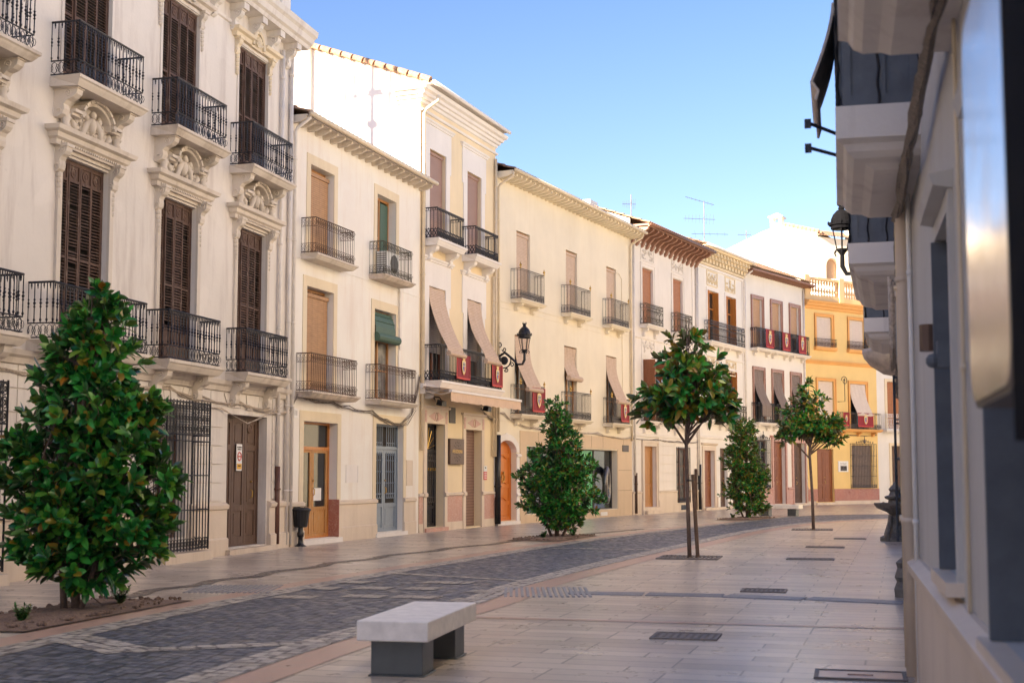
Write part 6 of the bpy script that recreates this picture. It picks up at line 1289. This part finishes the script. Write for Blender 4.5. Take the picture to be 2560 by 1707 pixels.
# house with the shuttered bay balconies
o_ = (.19 + .28 * 25.0, 25.0); e_ = (.19 + .28 * 10.95, 10.95); fS = Fac(o_, e_); S_ = thing('bay_house', fS, 'white house on the right with slate-grey shuttered bays above moulded balcony slabs')
def us(Y): return (25.0 - Y) * math.sqrt(1 + .28 ** 2)
hs = [(us(14.2), us(13.0), .9, 2.9, .25), (us(18.9), us(17.6), .9, 2.9, .25), (us(22.9), us(21.6), .1, 2.9, .25)]
wall(S_, 'white_plaster', fS.L, 12.6, hs, 8)
for h in hs: glazed(S_, *h[:4], .22, 'slate_paint', 'dark_glass', (2, 2)); s = MB(); frame(s, *h[:4], .12, 0, .04); s.build('window_surround', 'limestone', S_)
grille(S_, hs[1][0], hs[1][1], .75, 2.9, .16, 'slate_paint'); s = MB(); s.sweep([(.05, 0), (.05, .7), (.08, .75), (0, .8)], 0, hs[2][0] - .05); s.sweep([(.05, 0), (.05, .7), (.08, .75), (0, .8)], hs[2][1] + .05, fS.L); s.build('plinth', 'limestone', S_); pipe(S_, fS.L - .25, .05, 6.5, 'ochre_trim', .055, .08); pipe(S_, fS.L - .6, .05, 6.5, 'white_plaster', .05, .08)
def bay(root, ua, ub, p, zs, seed):
    m = MB(); slab(m, ua, ub, p, zs + .17, .17, False); o = m.build('balcony', 'white_plaster', root); n = 9
    m = MB()      # moulded underside, stepped in on three sides
    steps = [(0, 0), (0, .06), (.05, .09), (.075, .14), (.12, .18), (.20, .20), (.26, .24)]
    for i in range(len(steps) - 1):
        (a, za), (b, zb) = steps[i], steps[i + 1]; A_ = [(ua + a, 0), (ua + a, -p + a), (ub - a, -p + a), (ub - a, 0)]; B_ = [(ua + b, 0), (ua + b, -p + b), (ub - b, -p + b), (ub - b, 0)]
        for k in range(3): m.add([(*A_[k], zs - za), (*A_[k + 1], zs - za), (*B_[k + 1], zs - zb), (*B_[k], zs - zb)], [(0, 3, 2, 1)])
    b = steps[-1][0]; m.quad((ua + b, 0, zs - .24), (ub - b, 0, zs - .24), (ub - b, -p + b, zs - .24), (ua + b, -p + b, zs - .24)); m.build('moulding', 'white_plaster', o)
    # enclosed bay of panelled wood
    m = MB(); z0 = zs + .18; z1 = zs + 2.75; i_ = .05; m.box(ua + i_, ub - i_, -p + i_, 0, z0 + .04, z1); w_ = .06
    for (x0, x1, axis) in ((ua + i_, ub - i_, 0),):
        k = 6
        for j in range(k + 1): x = x0 + (x1 - x0 - w_) * j / k; m.box(x, x + w_, -p + i_ - .02, -p + i_, z0, z1)
        for z in (z0, z0 + .75, z0 + .85, z1 - .1): m.box(x0, x1, -p + i_ - .018, -p + i_, z, z + .07)
    for x in (ua + i_ - .02, ub - i_):
        for y in (-p + i_, -p / 2, -.06): m.box(x, x + .02, y, y + w_, z0, z1)
        for z in (z0, z0 + .75, z1 - .1): m.box(x + .001, x + .019, -p + i_, 0, z, z + .07)
    m.build('shuttered_bay', 'slate_paint', o)
    r = MB(); pth = [(ua + .02, 0), (ua + .02, -p + .02), (ub - .02, -p + .02), (ub - .02, 0)]
    for i in range(3):
        a, b2 = Vector((*pth[i], 0)), Vector((*pth[i + 1], 0)); n = max(2, int((b2 - a).length / .2))
        for k in range(n + 1):
            q = a.lerp(b2, k / n); r.tube([(q.x + .006 * math.cos(t * 1.3), q.y + .006 * math.sin(t * 1.3), zs + .17 + t * .045) for t in range(21)], .010, 4)
    r.tube([(x, y, zs + 1.08) for x, y in pth], .018, 6); r.build('railing', 'iron', o)
    m = MB(); slab(m, ua - .02, ub + .02, p, z1 + .12, .12); m.build('bay_roof', 'white_plaster', o)
bay(S_, us(14.8 + 3.1), us(14.8), .62, 4.0, 1); bay(S_, us(22.0 + 2.4), us(22.0), .6, 4.0, 3)
# the nearer bays hang on the wall stretch beside the camera
bay(RR, ur(11.5), ur(9.2), .57, 4.0, 2); bay(RR, ur(7.05), ur(3.6), .55, 4.0, 4)
m = MB()
for k, z in enumerate((4.22, 4.06)): m.tube([(ur(10.2) , -.5, z - .02), (ur(10.0), -.76, z + .05 - .03 * k)], .014, 6); m.box(ur(10.0) - .03, ur(10.0) + .03, -.80, -.75, z + .02 - .03 * k, z + .08 - .03 * k)
m.build('iron_arm', 'iron', RR)
m = MB(); V = []; n = 10
for i in range(n + 1):
    t = i / n; V += [(ur(11.2), -.56 - .24 * t ** 1.5 * (1 if t < .85 else .6), 5.2 - .75 * t), (ur(10.0), -.56 - .24 * t ** 1.5 * (1 if t < .85 else .6), 5.2 - .75 * t)]
m.add(V, [(2 * i, 2 * i + 1, 2 * i + 3, 2 * i + 2) for i in range(n)]); m.build('rolled_awning', 'stained_slab', RR, solid=.02)
# further right-hand houses
fT = Fac((.19 + .28 * 36, 36.0), (.19 + .28 * 25.03, 25.03)); T_ = thing('shaded_house', fT, 'shaded white house with a small curved balcony, right side beyond the slate-grey bays')
wall(T_, 'white_plaster', fT.L, 12.0, [(3.0, 4.2, .1, 2.8, .2), (7.5, 8.7, .9, 2.8, .2), (8.6, 9.6, 4.1, 6.3, .2)], 8); m = MB(); m.box(3.0, 4.2, .18, .2, .1, 2.8); m.build('door', 'old_door', T_); m = MB(); m.box(7.5, 8.7, .18, .2, .9, 2.8); m.box(8.6, 9.6, .18, .2, 4.1, 6.3); m.build('window', 'dark_glass', T_)
m = MB(); m.lathe([(.0, -.5), (.35, -.42), (.6, -.25), (.72, -.1), (.75, 0), (.75, .08), (0, .08)], (9.1, 0, 4.05), 16, PI, 2 * PI); o = m.build('balcony', 'stained_slab', T_, True); m = MB()
for i in range(17): a = PI + PI * i / 16; m.tube([(9.1 + .7 * math.cos(a), .7 * math.sin(a), 4.12), (9.1 + .7 * math.cos(a), .7 * math.sin(a), 5.0)], .011, 4)
for z in (4.2, 4.45, 5.0): m.tube([(9.1 + .7 * math.cos(PI + PI * i / 16), .7 * math.sin(PI + PI * i / 16), z) for i in range(17)], .014, 5)
m.build('railing', 'iron', o)
fU = Fac((30.0, 72.0), (.19 + .28 * 36.03, 36.03)); U_ = thing('distant_house', fU, 'house row turning away on the right behind the fountain'); wall(U_, 'cream_plaster', fU.L, 12, [], 6)
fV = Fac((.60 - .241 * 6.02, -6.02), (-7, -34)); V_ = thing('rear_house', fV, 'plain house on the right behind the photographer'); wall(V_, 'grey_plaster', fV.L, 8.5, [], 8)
lantern(fS.w(us(24.8), 5.45, 0), fS.a, 1.02, 'big black lantern hanging beyond the slate-grey bays on the right', 'matte_black')
# cables on the right wall
cable(fS, [(us(24), 3.0), (us(18), 3.3), (us(14), 3.55), (us(11), 3.7)], 'thick cable bundle under the slate-grey bays', 7, .016, 21, 'cable_rubber', .1); cable(fR, [(0, 3.7), (1.5, 3.75), (3.5, 3.8), (6, 3.85)], 'thick cable bundle climbing the nearest wall at the right', 9, .02, 22, 'cable_rubber', .1)
cable(fS, [(us(14.6), 3.7), (us(14.4), 3.2), (us(14.0), 2.7), (us(13.4), 2.9), (us(13.2), 3.5)], 'pale loops of cable hanging from a box below the second bay', 3, .018, 23, 'cable_pale', .16)
e = empty('junction_box', fS.w(us(14.0), 3.0, 0), fS.a, 'grey junction box with pale cable loops on the right wall', 'junction box'); m = MB(); m.box(-.22, .22, -.12, 0, -.3, .42); o = m.build('box', 'stained_slab', e); MB().box(-.2, .2, -.13, -.12, -.26, .38).build('lid', 'grey_plaster', o)
# stone wall fountain
fx, fy = 9.42, 33.6; e = empty('fountain', (fx, fy, 0), fT.a, 'dark stone fountain with stacked basins against the right-hand wall', 'fountain')
m = MB(); m.lathe([(.62, 0), (.62, .12), (.5, .16), (.34, .25), (.26, .5), (.3, .72), (.22, .8)], (0, 0, 0), 16); m.build('pedestal', 'old_bronze', e); m = MB(); m.lathe([(.22, .8), (.35, .88), (.72, 1.0), (.82, 1.1), (.84, 1.16), (.74, 1.16), (.5, 1.08), (.2, 1.05)], (0, 0, 0), 22); m.build('basin', 'old_bronze', e)
m = MB(); m.lathe([(.2, 1.05), (.3, 1.12), (.26, 1.25), (.4, 1.3), (.42, 1.36), (.25, 1.4), (.2, 1.5), (.26, 1.58), (.1, 1.72), (.05, 1.8), (0, 1.82)], (0, 0, 0), 16)
for i in range(4): a = i * PI / 2 + .4; m.ball((.5 * math.cos(a), .5 * math.sin(a), 1.1), .16, .1, .1)
m.build('finial', 'old_bronze', e); m = MB()
for s_ in (-1, 1): m.tube([(s_ * .5, -.3, 0), (s_ * .55, -.35, .2), (s_ * .35, -.25, .5), (s_ * .3, -.2, .78)], [.1, .12, .09, .08], 7)
m.build('scroll_foot', 'old_bronze', e); e.scale = (.62, .62, .8)
e = empty('guard_stone', (.19 + .28 * 18.2 - .06, 18.2, 0), fS.a, 'dark worn guard stone at the foot of the right wall', 'guard stone'); m = MB(); m.lathe([(.16, 0), (.17, .1), (.13, .2), (.16, .26), (.12, .38), (.14, .45), (.06, .52), (0, .53)], (0, 0, 0), 10); m.build('block', 'old_bronze', e)
